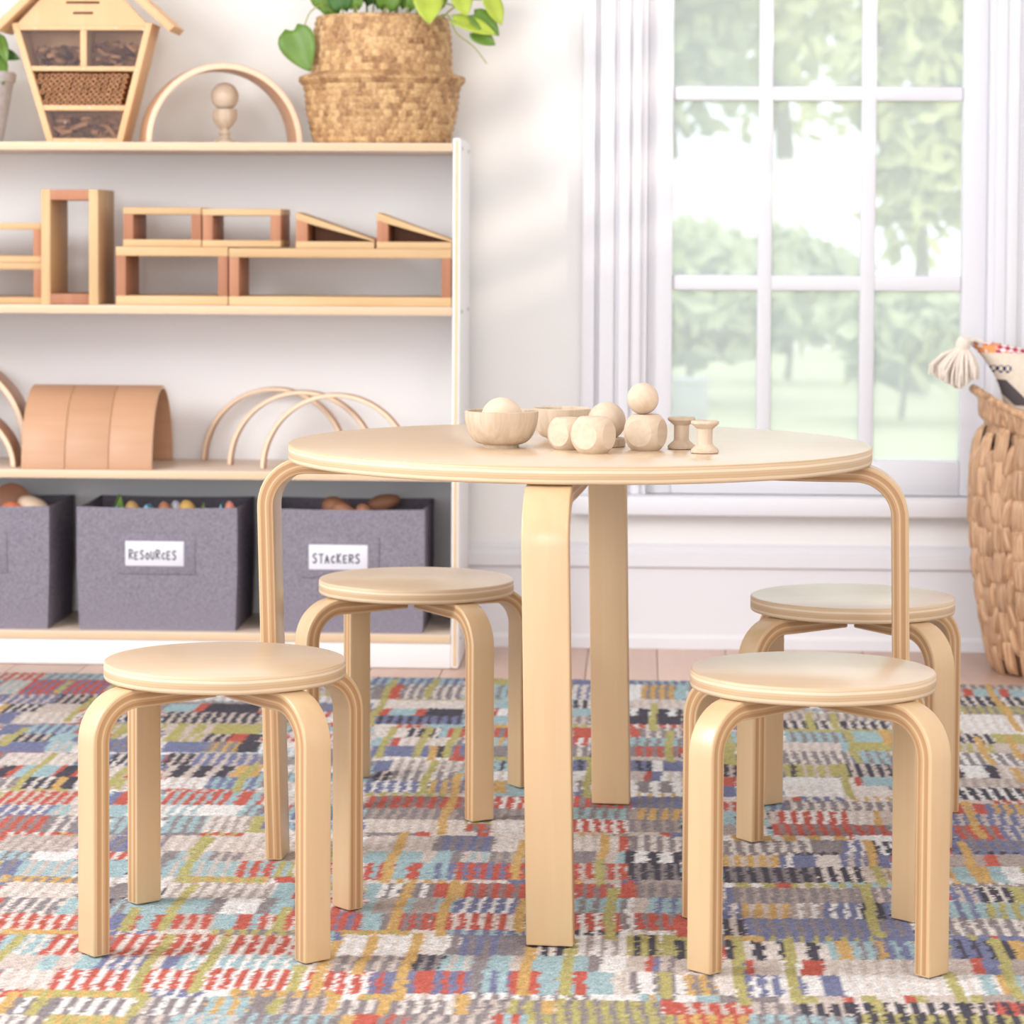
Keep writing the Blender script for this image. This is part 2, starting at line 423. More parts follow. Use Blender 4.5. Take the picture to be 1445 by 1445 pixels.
# ------------------------------------------------------------------ rug
RUG="-847,-745,3667,3740,tb;-694,-678,3674,3748,p;-627,-458,3684,3758,bc;-831,-784,3594,3665,lg;-784,-734,3598,3668,w;-615,-596,3608,3679,g;-596,-552,3610,3681,lb;-552,-505,3613,3684,gb;-505,-449,3617,3688,bc;-813,-788,3506,3594,pg;-788,-715,3509,3597,lb;-675,-651,3515,3603,l;-602,-507,3523,3611,lb;-507,-458,3528,3616,rl;-458,-439,3530,3618,ol;-799,-700,3476,3508,mg;-568,-468,3492,3524,om;-453,-432,3497,3530,r;-786,-691,3394,3476,cb;-650,-632,3400,3482,g;-582,-448,3408,3491,ct;-448,-425,3414,3497,l;-768,-690,3315,3393,gc;-690,-675,3318,3396,l;-635,-612,3322,3400,gl;-612,-513,3326,3404,l;-513,-496,3330,3408,g;-496,-452,3332,3410,w;-452,-435,3334,3413,g;-435,-415,3335,3414,l;-750,-663,3240,3315,rc;-620,-600,3246,3322,p;-600,-558,3249,3324,rl2;-558,-544,3250,3326,l;-544,-496,3252,3328,rb;-496,-470,3255,3330,l;-470,-453,3256,3332,r;-453,-442,3257,3333,l;-442,-404,3259,3334,rc;-360,-343,3264,3339,rp;-739,-647,3218,3240,m;-611,-558,3225,3248,pc;-558,-494,3229,3252,cb;-494,-399,3234,3257,og;-726,-710,3124,3216,lw;-710,-671,3126,3217,lc;-671,-638,3128,3220,rc;-600,-391,3138,3230,rc;-708,-660,3063,3125,b;-660,-642,3065,3127,l;-642,-620,3067,3128,b;-620,-596,3068,3130,l;-596,-543,3071,3132,pc;-543,-524,3073,3135,c;-524,-508,3074,3136,p;-508,-374,3079,3141,lw;-692,-632,2980,3064,cb;-632,-538,2985,3069,rw;-535,-478,2990,3074,rw;-478,-350,2996,3080,rw;-350,-334,3001,3085,w;-334,-314,3002,3086,rw;-679,-654,2951,2979,r;-654,-526,2956,2984,om;-520,-462,2962,2990,pw;-462,-433,2965,2993,w;-433,-325,2969,2998,mg;-668,-658,2882,2950,m;-658,-635,2883,2951,gw;-635,-623,2884,2952,o;-623,-608,2885,2953,g;-608,-527,2888,2956,wg;-527,-512,2891,2960,b;-512,-454,2893,2962,gw;-454,-408,2896,2965,lm;-408,-386,2898,2968,g;-386,-328,2901,2970,gb;-328,-304,2904,2973,bl;-656,-607,2847,2883,cg;-607,-523,2851,2887,om;-523,-478,2855,2891,gb;-478,-409,2859,2895,lb;-409,-298,2864,2901,gl;-360,-273,3685,3774,tc;-273,-254,3689,3778,d;-254,-203,3691,3780,pg;-203,-190,3694,3782,g;-190,-152,3695,3784,cb;-83,-23,3703,3793,cb;-23,-15,3706,3795,r;-10,60,3709,3798,gb;-352,-277,3614,3685,l;-277,-261,3617,3688,b;-261,-239,3618,3690,l;-239,-224,3620,3691,g;-224,-189,3622,3692,bl;-189,-145,3624,3695,gt;-81,-51,3631,3702,g;-51,-23,3633,3704,b;-23,-13,3634,3706,l;-13,59,3637,3709,dw2;-344,-322,3518,3612,rl;-322,-264,3520,3615,rl2;-264,-228,3523,3618,lp;-228,-142,3528,3623,rp;-79,-50,3536,3631,rb;-34,-7,3539,3634,rb;-7,58,3542,3637,dg;-338,-320,3498,3517,c;-320,-209,3502,3522,mc;-209,-160,3508,3527,cb;-160,-136,3510,3530,p;-76,-67,3515,3535,m;-67,-19,3517,3537,b;-19,6,3520,3540,pr;6,57,3522,3542,t;-334,-319,3421,3498,l;-319,-289,3423,3499,wg;-289,-277,3424,3501,m;-277,-250,3425,3502,gw;-250,-236,3427,3503,r;-233,-212,3428,3505,m;-212,-137,3431,3508,rg;-76,-36,3439,3516,rg;-20,-2,3442,3519,r;0,56,3445,3522,gt;-326,-314,3342,3421,l;-314,-288,3343,3422,t;-288,-268,3345,3424,l;-268,-239,3346,3426,t;-239,-216,3348,3427,l;-216,-134,3352,3431,pw;-75,-12,3360,3440,lg;-9,-2,3363,3443,w;-2,17,3364,3444,b;17,55,3366,3446,lp;-349,-321,3259,3340,rp;-321,-298,3261,3342,l;-298,-281,3262,3343,g;-281,-242,3264,3345,rg;-239,-145,3268,3350,rc;-145,-131,3272,3354,c;-73,-14,3278,3360,rw;-14,0,3281,3363,gw;3,61,3283,3365,rg;-344,-260,3238,3261,mo;-260,-227,3242,3265,c;-227,-129,3246,3269,pl;-72,-14,3256,3278,dw;-14,60,3260,3283,wb;-338,-217,3147,3240,wc;-214,-206,3152,3244,g;-201,-148,3154,3246,pg;-148,-126,3156,3249,g;-66,-11,3163,3256,wt;-11,25,3166,3259,od;30,59,3168,3261,o;-329,-254,3078,3146,gb;-246,-214,3082,3150,dg;-214,-179,3085,3152,lb;-179,-163,3086,3154,g;-161,-137,3088,3155,l;-137,-126,3089,3156,b;-118,-54,3092,3159,l;-51,-36,3094,3162,g;-36,-8,3096,3164,w;-8,15,3098,3165,b;15,22,3098,3166,r;22,30,3099,3167,p;30,58,3100,3168,bg;-321,-287,2984,3077,rw;-287,-261,2986,3079,pr;-261,-237,2987,3081,p;-237,-216,2989,3082,r;-216,-177,2991,3084,pr;-177,-164,2992,3086,g;-164,-133,2994,3088,lp;-133,-122,2995,3089,r;-115,-83,2997,3091,rl2;-83,-64,2999,3092,l;-64,-39,3000,3094,rl2;-39,-23,3001,3095,l;-21,-2,3003,3097,cb;-2,6,3003,3098,g;7,24,3004,3098,w;24,57,3006,3100,gw;-314,-297,2960,2983,w;-297,-253,2962,2985,mo;-253,-179,2966,2989,wb;-179,-48,2972,2996,wg;-48,6,2978,3002,w;6,24,2980,3004,lm;-310,-189,2908,2963,gc;-176,-134,2914,2969,gb;-134,-101,2916,2972,og;-101,-88,2918,2973,m;-83,23,2922,2978,og;28,55,2926,2982,r;-305,-293,2868,2904,m;-290,-268,2869,2906,r;-266,-236,2871,2908,gr;-236,-146,2875,2911,gb;-146,-112,2879,2915,rl;-112,54,2885,2922,og;118,210,3696,3793,gc;210,271,3702,3798,dg;271,300,3705,3802,pw;313,339,3708,3804,dw;419,517,3717,3814,pd;115,190,3625,3696,mb;190,215,3628,3700,pw;212,237,3630,3701,p;237,269,3632,3703,c;269,300,3634,3705,pb;300,331,3636,3707,p;410,457,3644,3716,t;457,474,3646,3718,r;474,506,3648,3720,t;113,232,3538,3627,dg;232,297,3545,3633,dc;297,324,3548,3636,bm;401,413,3554,3643,m;410,432,3555,3644,l;432,456,3557,3646,m;456,475,3558,3647,l;475,495,3560,3648,w;111,176,3510,3537,wo2;176,196,3513,3540,r;196,244,3516,3542,oc;244,319,3520,3546,lo;110,121,3426,3508,p;121,273,3431,3514,gt;273,314,3438,3521,gb;389,425,3445,3529,pb;425,466,3448,3531,dc;466,480,3450,3533,o;107,130,3347,3426,pc;130,188,3350,3429,mb;188,229,3353,3432,tw;229,275,3356,3435,pw;275,307,3359,3438,dp;380,427,3366,3446,lp;427,469,3369,3449,ol;48,62,3260,3343,r;105,133,3264,3347,db;133,326,3271,3355,pg;371,458,3283,3367,gc;103,148,3242,3264,m;148,287,3248,3271,po;287,321,3254,3276,p;365,388,3259,3281,p;388,399,3260,3282,o;399,413,3260,3283,p;413,424,3261,3284,r;424,451,3263,3285,p;47,60,3153,3237,do;102,219,3160,3244,dc2;219,233,3164,3249,l;230,247,3165,3250,m;247,277,3166,3251,lg;277,285,3168,3253,m;285,316,3169,3254,pl;360,409,3174,3260,pd;414,431,3177,3262,d;431,443,3178,3263,m;46,59,3086,3153,b;99,113,3089,3156,c;113,126,3090,3157,p;126,134,3090,3158,r;134,166,3092,3159,b;166,188,3094,3161,w;188,212,3095,3162,r;212,311,3099,3167,cb;351,378,3106,3174,b;378,394,3107,3175,r;391,413,3108,3176,p;413,433,3110,3177,t;48,58,3002,3086,w;58,92,3003,3087,mg;92,121,3005,3089,c;121,162,3008,3092,pw;162,170,3009,3093,w;170,188,3010,3094,p;188,207,3011,3095,w;207,229,3012,3097,p;229,340,3017,3101,wc;340,382,3022,3106,wc;382,395,3023,3108,l;395,400,3024,3108,w;400,414,3024,3109,m;414,423,3025,3110,l;44,67,2974,3002,w;67,93,2975,3004,l;93,154,2978,3006,g;154,185,2981,3010,c;185,196,2982,3011,o;196,224,2984,3012,b;224,234,2985,3013,r;234,244,2985,3014,c;244,262,2986,3015,o;262,288,2988,3016,c;288,301,2989,3018,r;301,314,2990,3018,o;314,360,2992,3020,b;360,375,2994,3022,o;375,415,2996,3024,t;44,120,2929,2975,rb;122,175,2933,2980,bg;175,226,2937,2983,db;226,348,2942,2989,dc;348,381,2947,2994,db;381,410,2949,2996,rd;43,118,2892,2929,mr;118,228,2898,2935,lg;228,404,2907,2944,do;-1167,-1084,5056,5152,rb;-1084,-970,5063,5160,lg;-1138,-1091,4896,5054,bl;-1091,-946,4903,5062,rp;-1108,-1009,4798,4898,pb;-1009,-942,4804,4905,db;-1087,-1075,4710,4795,m;-1075,-1018,4713,4797,dc;-1018,-953,4718,4802,b;-806,-753,4733,4818,l;-753,-736,4736,4821,r;-736,-646,4740,4825,d;-1066,-1038,4607,4711,p;-1038,-938,4612,4716,bc;-790,-634,4632,4737,db;-1041,-994,4508,4596,p;-994,-920,4512,4601,lp;-866,-830,4521,4609,ob;-772,-690,4529,4618,bo2;-690,-619,4535,4624,o;-1024,-997,4439,4507,bo;-997,-939,4442,4510,db;-939,-904,4446,4514,l;-758,-693,4460,4529,ob;-693,-654,4464,4533,db;-654,-628,4466,4535,r;-628,-608,4468,4537,d;-1006,-930,4352,4441,p;-930,-889,4356,4445,lb;-836,-798,4363,4452,pg;-745,-677,4371,4460,p;-677,-628,4375,4465,gm;-628,-598,4378,4468,d;-981,-867,4241,4344,cb;-812,-786,4250,4353,dc;-727,-683,4257,4360,db;-683,-590,4262,4365,pb;-960,-942,4148,4238,d;-942,-927,4149,4239,r;-931,-873,4151,4242,l;-873,-864,4154,4244,r;-866,-848,4154,4245,d;-797,-765,4160,4250,bc;-711,-606,4169,4260,bd2;-606,-570,4174,4265,m;-939,-900,4059,4149,gc;-900,-851,4062,4152,dc;-851,-830,4064,4154,d;-780,-749,4070,4160,ob;-696,-632,4077,4167,wb;-632,-558,4082,4172,pl;-927,-816,4044,4061,bo2;-687,-550,4062,4080,rb;-914,-808,3950,4044,rb;-760,-746,3957,4052,p;-746,-729,3958,4053,r;-679,-588,3966,4060,rl;-588,-539,3971,4065,lr2;-895,-821,3875,3949,pc;-821,-791,3879,3952,lb;-744,-713,3884,3958,l;-663,-612,3890,3964,wl;-612,-555,3894,3968,w;-555,-528,3897,3972,lg;-874,-808,3766,3875,rg;-808,-772,3769,3878,gc;-723,-697,3775,3884,lg;-647,-591,3781,3891,lg;-591,-529,3785,3895,ct;-529,-516,3788,3898,o;-860,-789,3748,3766,rc;-789,-763,3751,3769,rm;-637,-591,3762,3781,g;-591,-530,3766,3784,ro;-530,-507,3769,3787,c;-847,-748,3653,3749,bt;-700,-678,3661,3756,pg;-627,-499,3670,3765,bc;-480,-318,5057,5154,pl;-262,-235,5069,5166,o;-117,-87,5080,5177,p;-14,89,5091,5188,pl;-468,-436,4895,5052,g;-436,-417,4897,5054,r;-417,-310,4902,5059,gc;-255,-229,4911,5069,lg;-114,-84,4922,5080,cp;-14,10,4929,5088,w;10,70,4932,5091,mg;70,87,4935,5094,l;-455,-302,4800,4887,c;-248,-223,4811,4898,l;-111,-82,4822,4909,dc;-13,84,4832,4919,bc;-448,-435,4723,4795,o;-435,-417,4724,4796,r;-417,-374,4726,4798,l;-374,-362,4728,4800,r;-356,-297,4732,4804,d;-244,-236,4738,4810,r;-236,-219,4739,4811,w;-109,-80,4749,4822,l;-13,75,4759,4831,wd2;-440,-292,4647,4728,pd;-240,-216,4657,4739,l;-107,-79,4667,4749,bg;-13,74,4676,4759,d;-435,-395,4609,4643,c;-395,-348,4612,4646,rb;-348,-288,4616,4650,l;-237,-213,4623,4657,m;-106,-78,4633,4667,ob;-12,73,4642,4676,rc;-429,-374,4521,4609,c;-374,-320,4525,4613,dc;-320,-308,4527,4616,l;-308,-284,4529,4617,r;-234,-210,4534,4623,rg;-104,-77,4544,4633,r;-12,5,4550,4640,r;5,72,4554,4643,gc;-421,-391,4445,4520,l;-391,-377,4447,4522,r;-377,-302,4450,4525,cb;-302,-279,4454,4529,gb;-229,-206,4459,4534,lm;-102,-76,4469,4544,rw;-12,71,4478,4553,lg;-414,-316,4356,4448,p;-316,-304,4360,4452,d;-300,-274,4361,4454,rp;-225,-202,4366,4459,g;-100,-74,4376,4469,gc;-12,2,4382,4475,g;2,66,4385,4478,rg;-408,-293,4326,4356,wb;-293,-270,4331,4361,r;-222,-200,4336,4366,o;-99,-73,4346,4376,o;-11,69,4354,4384,b;-402,-376,4236,4323,p;-376,-266,4240,4328,ct;-219,-197,4249,4336,ld;-98,-72,4258,4346,pd;-9,24,4264,4352,pd;24,40,4266,4354,w;40,68,4268,4356,p;-391,-366,4161,4236,db;-366,-272,4165,4240,gc;-272,-260,4169,4244,l;-215,-193,4174,4249,wb;-96,-70,4182,4258,w;-9,14,4188,4264,b;14,24,4190,4265,r;24,40,4190,4266,p;40,67,4192,4268,wb;-397,-302,4072,4162,pw;-302,-254,4078,4168,mp;-208,-189,4083,4174,m;-189,-164,4085,4175,l;-94,-69,4092,4182,wg;-9,66,4099,4190,wg2;-392,-256,4048,4074,ob;-207,-162,4058,4084,l;-92,-8,4067,4094,pg;-8,65,4073,4099,wm;-386,-247,3966,4048,rg;-203,-160,3976,4058,rw;-91,-8,3985,4067,rg;-8,64,3990,4073,pg;-378,-242,3886,3963,gt;-198,-156,3895,3972,gt;-89,-8,3904,3982,lg;-8,4,3908,3985,t;4,63,3910,3988,mg;-371,-237,3803,3886,cb;-196,-153,3812,3895,cw;-87,-8,3820,3904,rw;-8,62,3826,3910,gt;-366,-300,3777,3800,g;-300,-278,3780,3803,r;-278,-216,3783,3806,c;-216,-198,3786,3809,r;-198,-151,3788,3812,c;-86,-34,3796,3820,bm;-8,35,3802,3825,b;35,48,3804,3827,r;48,61,3804,3828,p;-360,-270,3686,3778,bc;-270,-258,3690,3782,g;-258,-190,3693,3785,pg;-190,-148,3696,3789,c;-84,-27,3704,3797,cb;-23,-15,3707,3799,r;-7,60,3710,3802,gc;585,700,5084,5180,gb;575,583,5000,5080,b;583,601,5001,5080,r;601,648,5003,5083,l;648,665,5006,5086,r;665,689,5007,5087,l;564,676,4901,5004,dc;555,664,4826,4901,og;249,428,4734,4806,bg;536,645,4627,4814,wc;245,422,4653,4734,dc;243,417,4631,4653,o;138,160,4518,4617,l;240,341,4529,4628,lg;349,396,4535,4634,l;396,412,4537,4637,m;519,578,4537,4625,dc;578,627,4541,4629,o;136,157,4444,4518,o;235,327,4454,4528,cb;327,339,4458,4532,l;339,404,4461,4535,o;510,575,4452,4537,ob;575,615,4456,4541,b;133,154,4336,4444,ob;231,332,4346,4454,gc;354,396,4353,4462,lg;500,603,4356,4454,gw;130,150,4232,4332,db;225,243,4239,4340,od;243,291,4241,4342,ob;295,317,4244,4345,o;317,386,4247,4348,db;488,495,4242,4345,d;495,532,4244,4346,w;532,550,4246,4348,d;550,588,4248,4350,bc;127,147,4161,4226,r;221,303,4170,4235,w;307,328,4174,4239,c;328,339,4175,4241,r;339,379,4177,4242,l;478,576,4171,4245,bt;125,145,4080,4161,p;217,305,4090,4170,wc;312,372,4095,4176,c;472,565,4076,4171,dw;124,143,4046,4080,c;214,228,4052,4087,b;228,238,4053,4088,r;238,304,4056,4090,pc;304,367,4060,4095,cm;465,514,4050,4075,b;514,557,4054,4078,rc;122,141,3978,4046,rb;211,362,3989,4057,gc;451,465,3976,4049,r;465,480,3977,4050,b;480,496,3978,4051,r;496,508,3979,4052,p;508,545,3980,4053,mp;120,138,3888,3978,l;187,201,3892,3982,b;201,298,3896,3986,rw;298,335,3901,3991,cb;335,345,3902,3993,m;345,356,3903,3994,b;443,540,3902,3979,pb;118,136,3814,3888,t;190,348,3824,3898,rg;434,440,3808,3899,p;440,501,3810,3901,rg;501,529,3813,3904,pb;116,288,3789,3820,wm2;288,295,3795,3826,r;295,344,3797,3828,w;115,233,3720,3787,gc;233,275,3726,3793,g;275,301,3728,3795,pw;425,518,3740,3808,pg"
RUGL="-572,3756,-578,3494,o;-555,3482,-554,3244,o;-594,3360,-604,3241,o;-538,3234,-543,2982,o;-478,3227,-472,2978,o;-716,3222,-708,3092,o;-365,3104,-373,2994,o;-345,3213,-345,2976,m;-528,2974,-523,2890,o;-380,2964,-384,2904,o;-320,2987,-324,2908,m;-420,3371,-419,3253,o;-674,2974,-660,2881,m;-315,3774,-318,3512,m;-284,3507,-286,3262,m;-230,3511,-228,3238,m;-153,3771,-152,3530,m;-136,3434,-137,3260,m;-304,3238,-304,3067,m;-255,3253,-252,2963,m;-121,3195,-120,2991,m;-72,3242,-77,2994,o;-43,3793,-45,3654,m;-45,3654,-46,3510,o;-27,3499,-33,3234,o;-264,2981,-270,2906,m;-183,2987,-187,2912,m;34,3100,34,2991,o;307,3803,310,3643,m;310,3643,310,3535,o;286,3533,282,3266,o;436,3797,435,3624,m;116,3266,115,2968,o;174,3259,174,2981,o;413,3274,413,3006,o;349,3120,348,2992,o;257,2996,255,2949,o;-1023,5049,-1026,4914,o;-1007,4575,-1000,4401,o;-915,4345,-904,4059,o;-953,4868,-946,4626,o;-774,4256,-772,4086,o;-587,4289,-584,4064,o;-750,4629,-753,4462,o;-853,4154,-852,4054,m;-581,3768,-584,3668,o;-846,4610,-841,4477,o;-449,5122,-436,4641,o;-372,5128,-365,4914,o;-403,4621,-401,4342,o;-342,4625,-345,4347,o;-310,4329,-316,4066,o;-296,4629,-297,4350,o;-274,4234,-258,3790,m;30,4894,25,4619,o;53,4621,50,4346,o;-73,4347,-71,4057,o;-318,3802,-314,3686,m;-43,3805,-45,3705,m;-319,4452,-321,4328,m;293,4815,287,4650,o;336,4818,327,4653,o;347,4632,340,4357,o;317,4355,308,4076,o;644,5152,618,4652,m;549,4603,549,4352,m;600,4607,601,4396,m;473,4070,467,3818,m;573,4335,578,4221,m;406,4659,401,4505,m;148,4617,140,4322,o;307,3796,308,3730,m"

RC = {'r': (204, 98, 82), 'w': (236, 232, 230), 'c': (228, 217, 210), 'b': (210, 194, 185), 't': (182, 167, 160), 'g': (150, 140, 142),
      'd': (86, 82, 92), 'l': (166, 194, 200), 'p': (126, 130, 166), 'o': (190, 180, 112), 'm': (216, 174, 104)}
RC = {k: np.array(lin(v)[:3]) for k, v in RC.items()}
xs = np.concatenate([np.arange(-2.0, -1.34, 0.02), np.arange(-1.34, 0.90, 0.0042), np.arange(0.90, 1.55, 0.02)])
ys = np.concatenate([np.arange(1.9, 2.76, 0.02), np.arange(2.76, 5.139, 0.0046), [5.139]])
NX, NY = len(xs), len(ys)
XX, YY = np.meshgrid(xs, ys)
colr = np.zeros((NY, NX, 3))
jx = rng.normal(0, 0.0011, (NY, NX)); jy = rng.normal(0, 0.0013, (NY, NX))
row_wob = 0.004*np.sin(XX*9.0) + 0.003*np.sin(XX*23.0 + YY*3)
PX = XX + jx + 0.0022*np.sin(YY*23.0); PY = YY + jy + row_wob*0.5
# ground weave: random rows of short two-tone runs
yb = 1.85
pairs = ['cb', 'gc', 'tb', 'pg', 'lg', 'rc', 'dc', 'wc', 'pl', 'ob', 'wb', 'gt', 'rg', 'lw']
def paint(x0, x1, y0, y1, st):
    wide = st.endswith('2'); st = st.rstrip('2')
    i0, i1 = np.searchsorted(ys, y0-0.02), np.searchsorted(ys, y1+0.02)
    j0, j1 = np.searchsorted(xs, x0-0.02), np.searchsorted(xs, x1+0.02)
    if i1 <= i0 or j1 <= j0: return
    sl = (slice(i0, i1), slice(j0, j1))
    inside = (PX[sl] >= x0) & (PX[sl] < x1) & (PY[sl] >= y0) & (PY[sl] < y1)
    if len(st) == 1:
        c = np.broadcast_to(RC[st], inside.shape + (3,))
    else:
        per = 0.0165 * (1.0 + 0.15*(random.random()-0.5)) * (2.0 if wide else 1.0)
        ph = random.random(); duty = 0.58 if not wide else 0.42
        t = ((PX[sl] - x0)/per + 0.05*np.sin(YY[sl]*140 + 3*ph)) % 1.0
        c = np.where((t < duty)[..., None], RC[st[0]], RC[st[1]])
    colr[sl] = np.where(inside[..., None], c, colr[sl])
while yb < 5.15:
    h = random.choice([0.016, 0.05, 0.06, 0.07]); xb = -2.05
    while xb < 1.6:
        wd = random.uniform(0.06, 0.30); paint(xb, xb+wd, yb, yb+h, random.choice(pairs)); xb += wd
    yb += h
for r in RUG.split(';'):
    a, b2, c, d, st = r.split(','); paint(int(a)/1000-0.002, int(b2)/1000+0.002, int(c)/1000-0.002, int(d)/1000+0.002, st)
for r in RUGL.split(';'):
    a, b2, c, d, st = r.split(','); xm = (int(a)+int(c))/2000; y0, y1 = sorted((int(b2)/1000, int(d)/1000))
    paint(xm-0.0065, xm+0.0065, y0, y1, st)
colr = 0.89*colr + 0.11*colr.mean(axis=2, keepdims=True)
colr *= 0.79
colr *= (1.0 + rng.normal(0, 0.10, (NY, NX, 1)))
zz = -0.0012 + rng.normal(0, 0.0006, (NY, NX)).clip(-0.0014, 0.0011)
zz[-1, :] = ZF; zz[0, :] = ZF; zz[:, 0] = ZF; zz[:, -1] = ZF
co = np.stack([XX, YY, zz], -1).reshape(-1, 3)
idx = np.arange(NX*NY).reshape(NY, NX)
q = np.stack([idx[:-1, :-1], idx[:-1, 1:], idx[1:, 1:], idx[1:, :-1]], -1).reshape(-1, 4)
me = bpy.data.meshes.new('rug')
me.vertices.add(len(co)); me.vertices.foreach_set('co', co.ravel())
me.loops.add(q.size); me.loops.foreach_set('vertex_index', q.ravel().astype(np.int32))
me.polygons.add(len(q)); me.polygons.foreach_set('loop_start', np.arange(0, q.size, 4, dtype=np.int32))
me.update(calc_edges=True)
at = me.color_attributes.new('pile_colour', 'FLOAT_COLOR', 'POINT')
at.data.foreach_set('color', np.concatenate([colr.reshape(-1, 3).clip(0, 1), np.ones((NX*NY, 1))], 1).ravel())
me.polygons.foreach_set('use_smooth', [True]*len(me.polygons))
m, nt, b = newmat('wool_pile')
va = N(nt, 'ShaderNodeVertexColor'); va.layer_name = 'pile_colour'
tc = N(nt, 'ShaderNodeTexCoord'); no = N(nt, 'ShaderNodeTexNoise'); no.inputs['Scale'].default_value = 420; no.inputs['Detail'].default_value = 3
nt.links.new(tc.outputs['Object'], no.inputs['Vector'])
rp = N(nt, 'ShaderNodeValToRGB'); rp.color_ramp.elements[0].position = 0.3; rp.color_ramp.elements[0].color = (0.70, 0.69, 0.69, 1)
rp.color_ramp.elements[1].position = 0.62; rp.color_ramp.elements[1].color = (1.12, 1.12, 1.12, 1)
nt.links.new(no.outputs['Fac'], rp.inputs['Fac'])
mx = N(nt, 'ShaderNodeMix', data_type='RGBA', blend_type='MULTIPLY'); mx.inputs['Factor'].default_value = 0.8
nt.links.new(va.outputs['Color'], mx.inputs['A']); nt.links.new(rp.outputs['Color'], mx.inputs['B'])
nt.links.new(mx.outputs['Result'], b.inputs['Base Color'])
bp = N(nt, 'ShaderNodeBump'); bp.inputs['Strength'].default_value = 0.5; bp.inputs['Distance'].default_value = 0.003
nt.links.new(no.outputs['Fac'], bp.inputs['Height']); nt.links.new(bp.outputs['Normal'], b.inputs['Normal'])
b.inputs['Roughness'].default_value = 0.95; b.inputs['Specular IOR Level'].default_value = 0.1
me.materials.append(m)
tag(ob('rug', me), 'multicoloured wool rug with rows of short dashes under the table', 'rug')

# ------------------------------------------------------------------ bentwood table and stools
def leg_mesh(name, R, zt, w, t, rb, r0, tend, shear=(0.0, 0.0)):
    """laminated L-leg in the plane +X/Z: arm under the top from r0, bend, straight down; shear moves the foot"""
    out, inn = [], []
    ri = rb - t
    nA = 8
    for k in range(nA):
        s = k/(nA-1); x = r0 + (R-rb-r0)*s
        th = tend + (t-tend)*min(1, s*1.25)
        out.append((x, zt)); inn.append((x, zt-th))
    for k in range(1, 13):
        a = math.pi/2*(1-k/12)
        out.append((R-rb+rb*math.cos(a), zt-rb+rb*math.sin(a))); inn.append((R-rb+ri*math.cos(a), zt-rb+ri*math.sin(a)))
    for k in range(1, 5):
        z = (zt-rb)*(1-k/4)
        out.append((R, z)); inn.append((R-t, z))
    def sh(p): 
        f = 1-p[1]/zt
        return (p[0]+shear[0]*f, shear[1]*f, p[1])
    mb = MB(); P = len(out)
    L = [0]
    for k in range(1, P): L.append(L[-1]+math.dist(out[k], out[k-1]))
    for k in range(P):
        for p in (out[k], inn[k]):
            x, y, z = sh(p)
            mb.v += [(x, y-w/2, z), (x, y+w/2, z)]
    for k in range(P-1):
        a, b_ = 4*k, 4*(k+1)
        mb.face([a, b_, b_+1, a+1], 0)                # outer face
        mb.face([a+2, a+3, b_+3, b_+2], 0)            # inner face
        u0, u1 = L[k], L[k+1]
        mb.face([a, a+2, b_+2, b_], 1, [(u0, 0), (u0, 1), (u1, 1), (u1, 0)])
        mb.face([a+1, b_+1, b_+3, a+3], 1, [(u0, 0), (u1, 0), (u1, 1), (u0, 1)])
    mb.face([0, 1, 3, 2], 1, [(0, 0), (0, 0), (0, 1), (0, 1)])
    e = 4*(P-1)
    mb.face([e, e+2, e+3, e+1], 1, [(0, 0), (0, 1), (0, 1), (0, 0)])
    return mb.mesh(name, [M_birchleg, M_plyleg], smooth=True, bevel=0.0022, seg=3, sharp=50)

def disc_mesh(name, R, th):
    """plywood disc, top at z=th, softened edges"""
    b_ = 0.0022
    prof = [(R-b_*1.5, 0), (R-0.4*b_, 0.35*b_), (R, b_*1.2), (R, th-b_*1.2), (R-0.35*b_, th-0.35*b_), (R-b_*1.2, th)]
    return MB().lathe(prof, 128, mi=lambda k: 0 if (k < 0 or k >= 4) else 1).mesh(name, [M_birch, M_plydisc], smooth=True, sharp=60)

HS, RS, WS, TS, THS = 0.3182, 0.1875, 0.0352, 0.0215, 0.0205
stool_leg = leg_mesh('leg', RS, HS-THS-0.0002, WS, TS, 0.058, 0.0225, 0.0195)
stool_top = disc_mesh('seat', 0.140, THS)
stools = [(-0.4794, 3.2511, 41.98, 'round birch stool in front at left, its rim brightly lit'),
          (0.2000, 3.2274, 45.56, 'round birch stool in front at right, its pale top glossy'),
          (-0.3186, 4.0353, 34.48, 'round birch stool behind the table in front of the STACKERS bin'),
          (0.2946, 3.8902, 36.56, 'round birch stool behind the table at right, below the window')]
for x, y, a, lab in stools:
    t = thing('stool', lab, 'stool', (x, y, 0), math.radians(a), 'four round birch stools around the table')
    ob('seat', stool_top, t, (0, 0, HS-THS), (0, 0, random.uniform(-0.4, 0.4)-math.radians(a)))
    for k in range(4):
        ob('leg', stool_leg, t, (0, 0, 0), (0, 0, math.radians(90*k-90)))

HT, DT, THT = 0.5468, 0.7441, 0.0215
ROT = math.radians(-4.32)
t = thing('play_table', 'round birch table with four bentwood legs and a pale plywood edge', 'table', (-0.0764, 3.6133, 0))
ob('table_top', disc_mesh('table_top', DT/2, THT), t, (0, 0, HT-THT))
for k in range(4):
    ang = ROT + math.radians(90*k - 90)
    dx = 0.0094 + (0.004 if k == 3 else 0.0)
    sx, sy = dx*math.cos(-ang), dx*math.sin(-ang)      # foot offset along world X, in leg coordinates
    ob('leg', leg_mesh('leg', 0.4170, HT-THT-0.0002, 0.0541, 0.0217, 0.066, 0.03, 0.017, (sx, sy)), t, (0, 0, 0), (0, 0, ang))

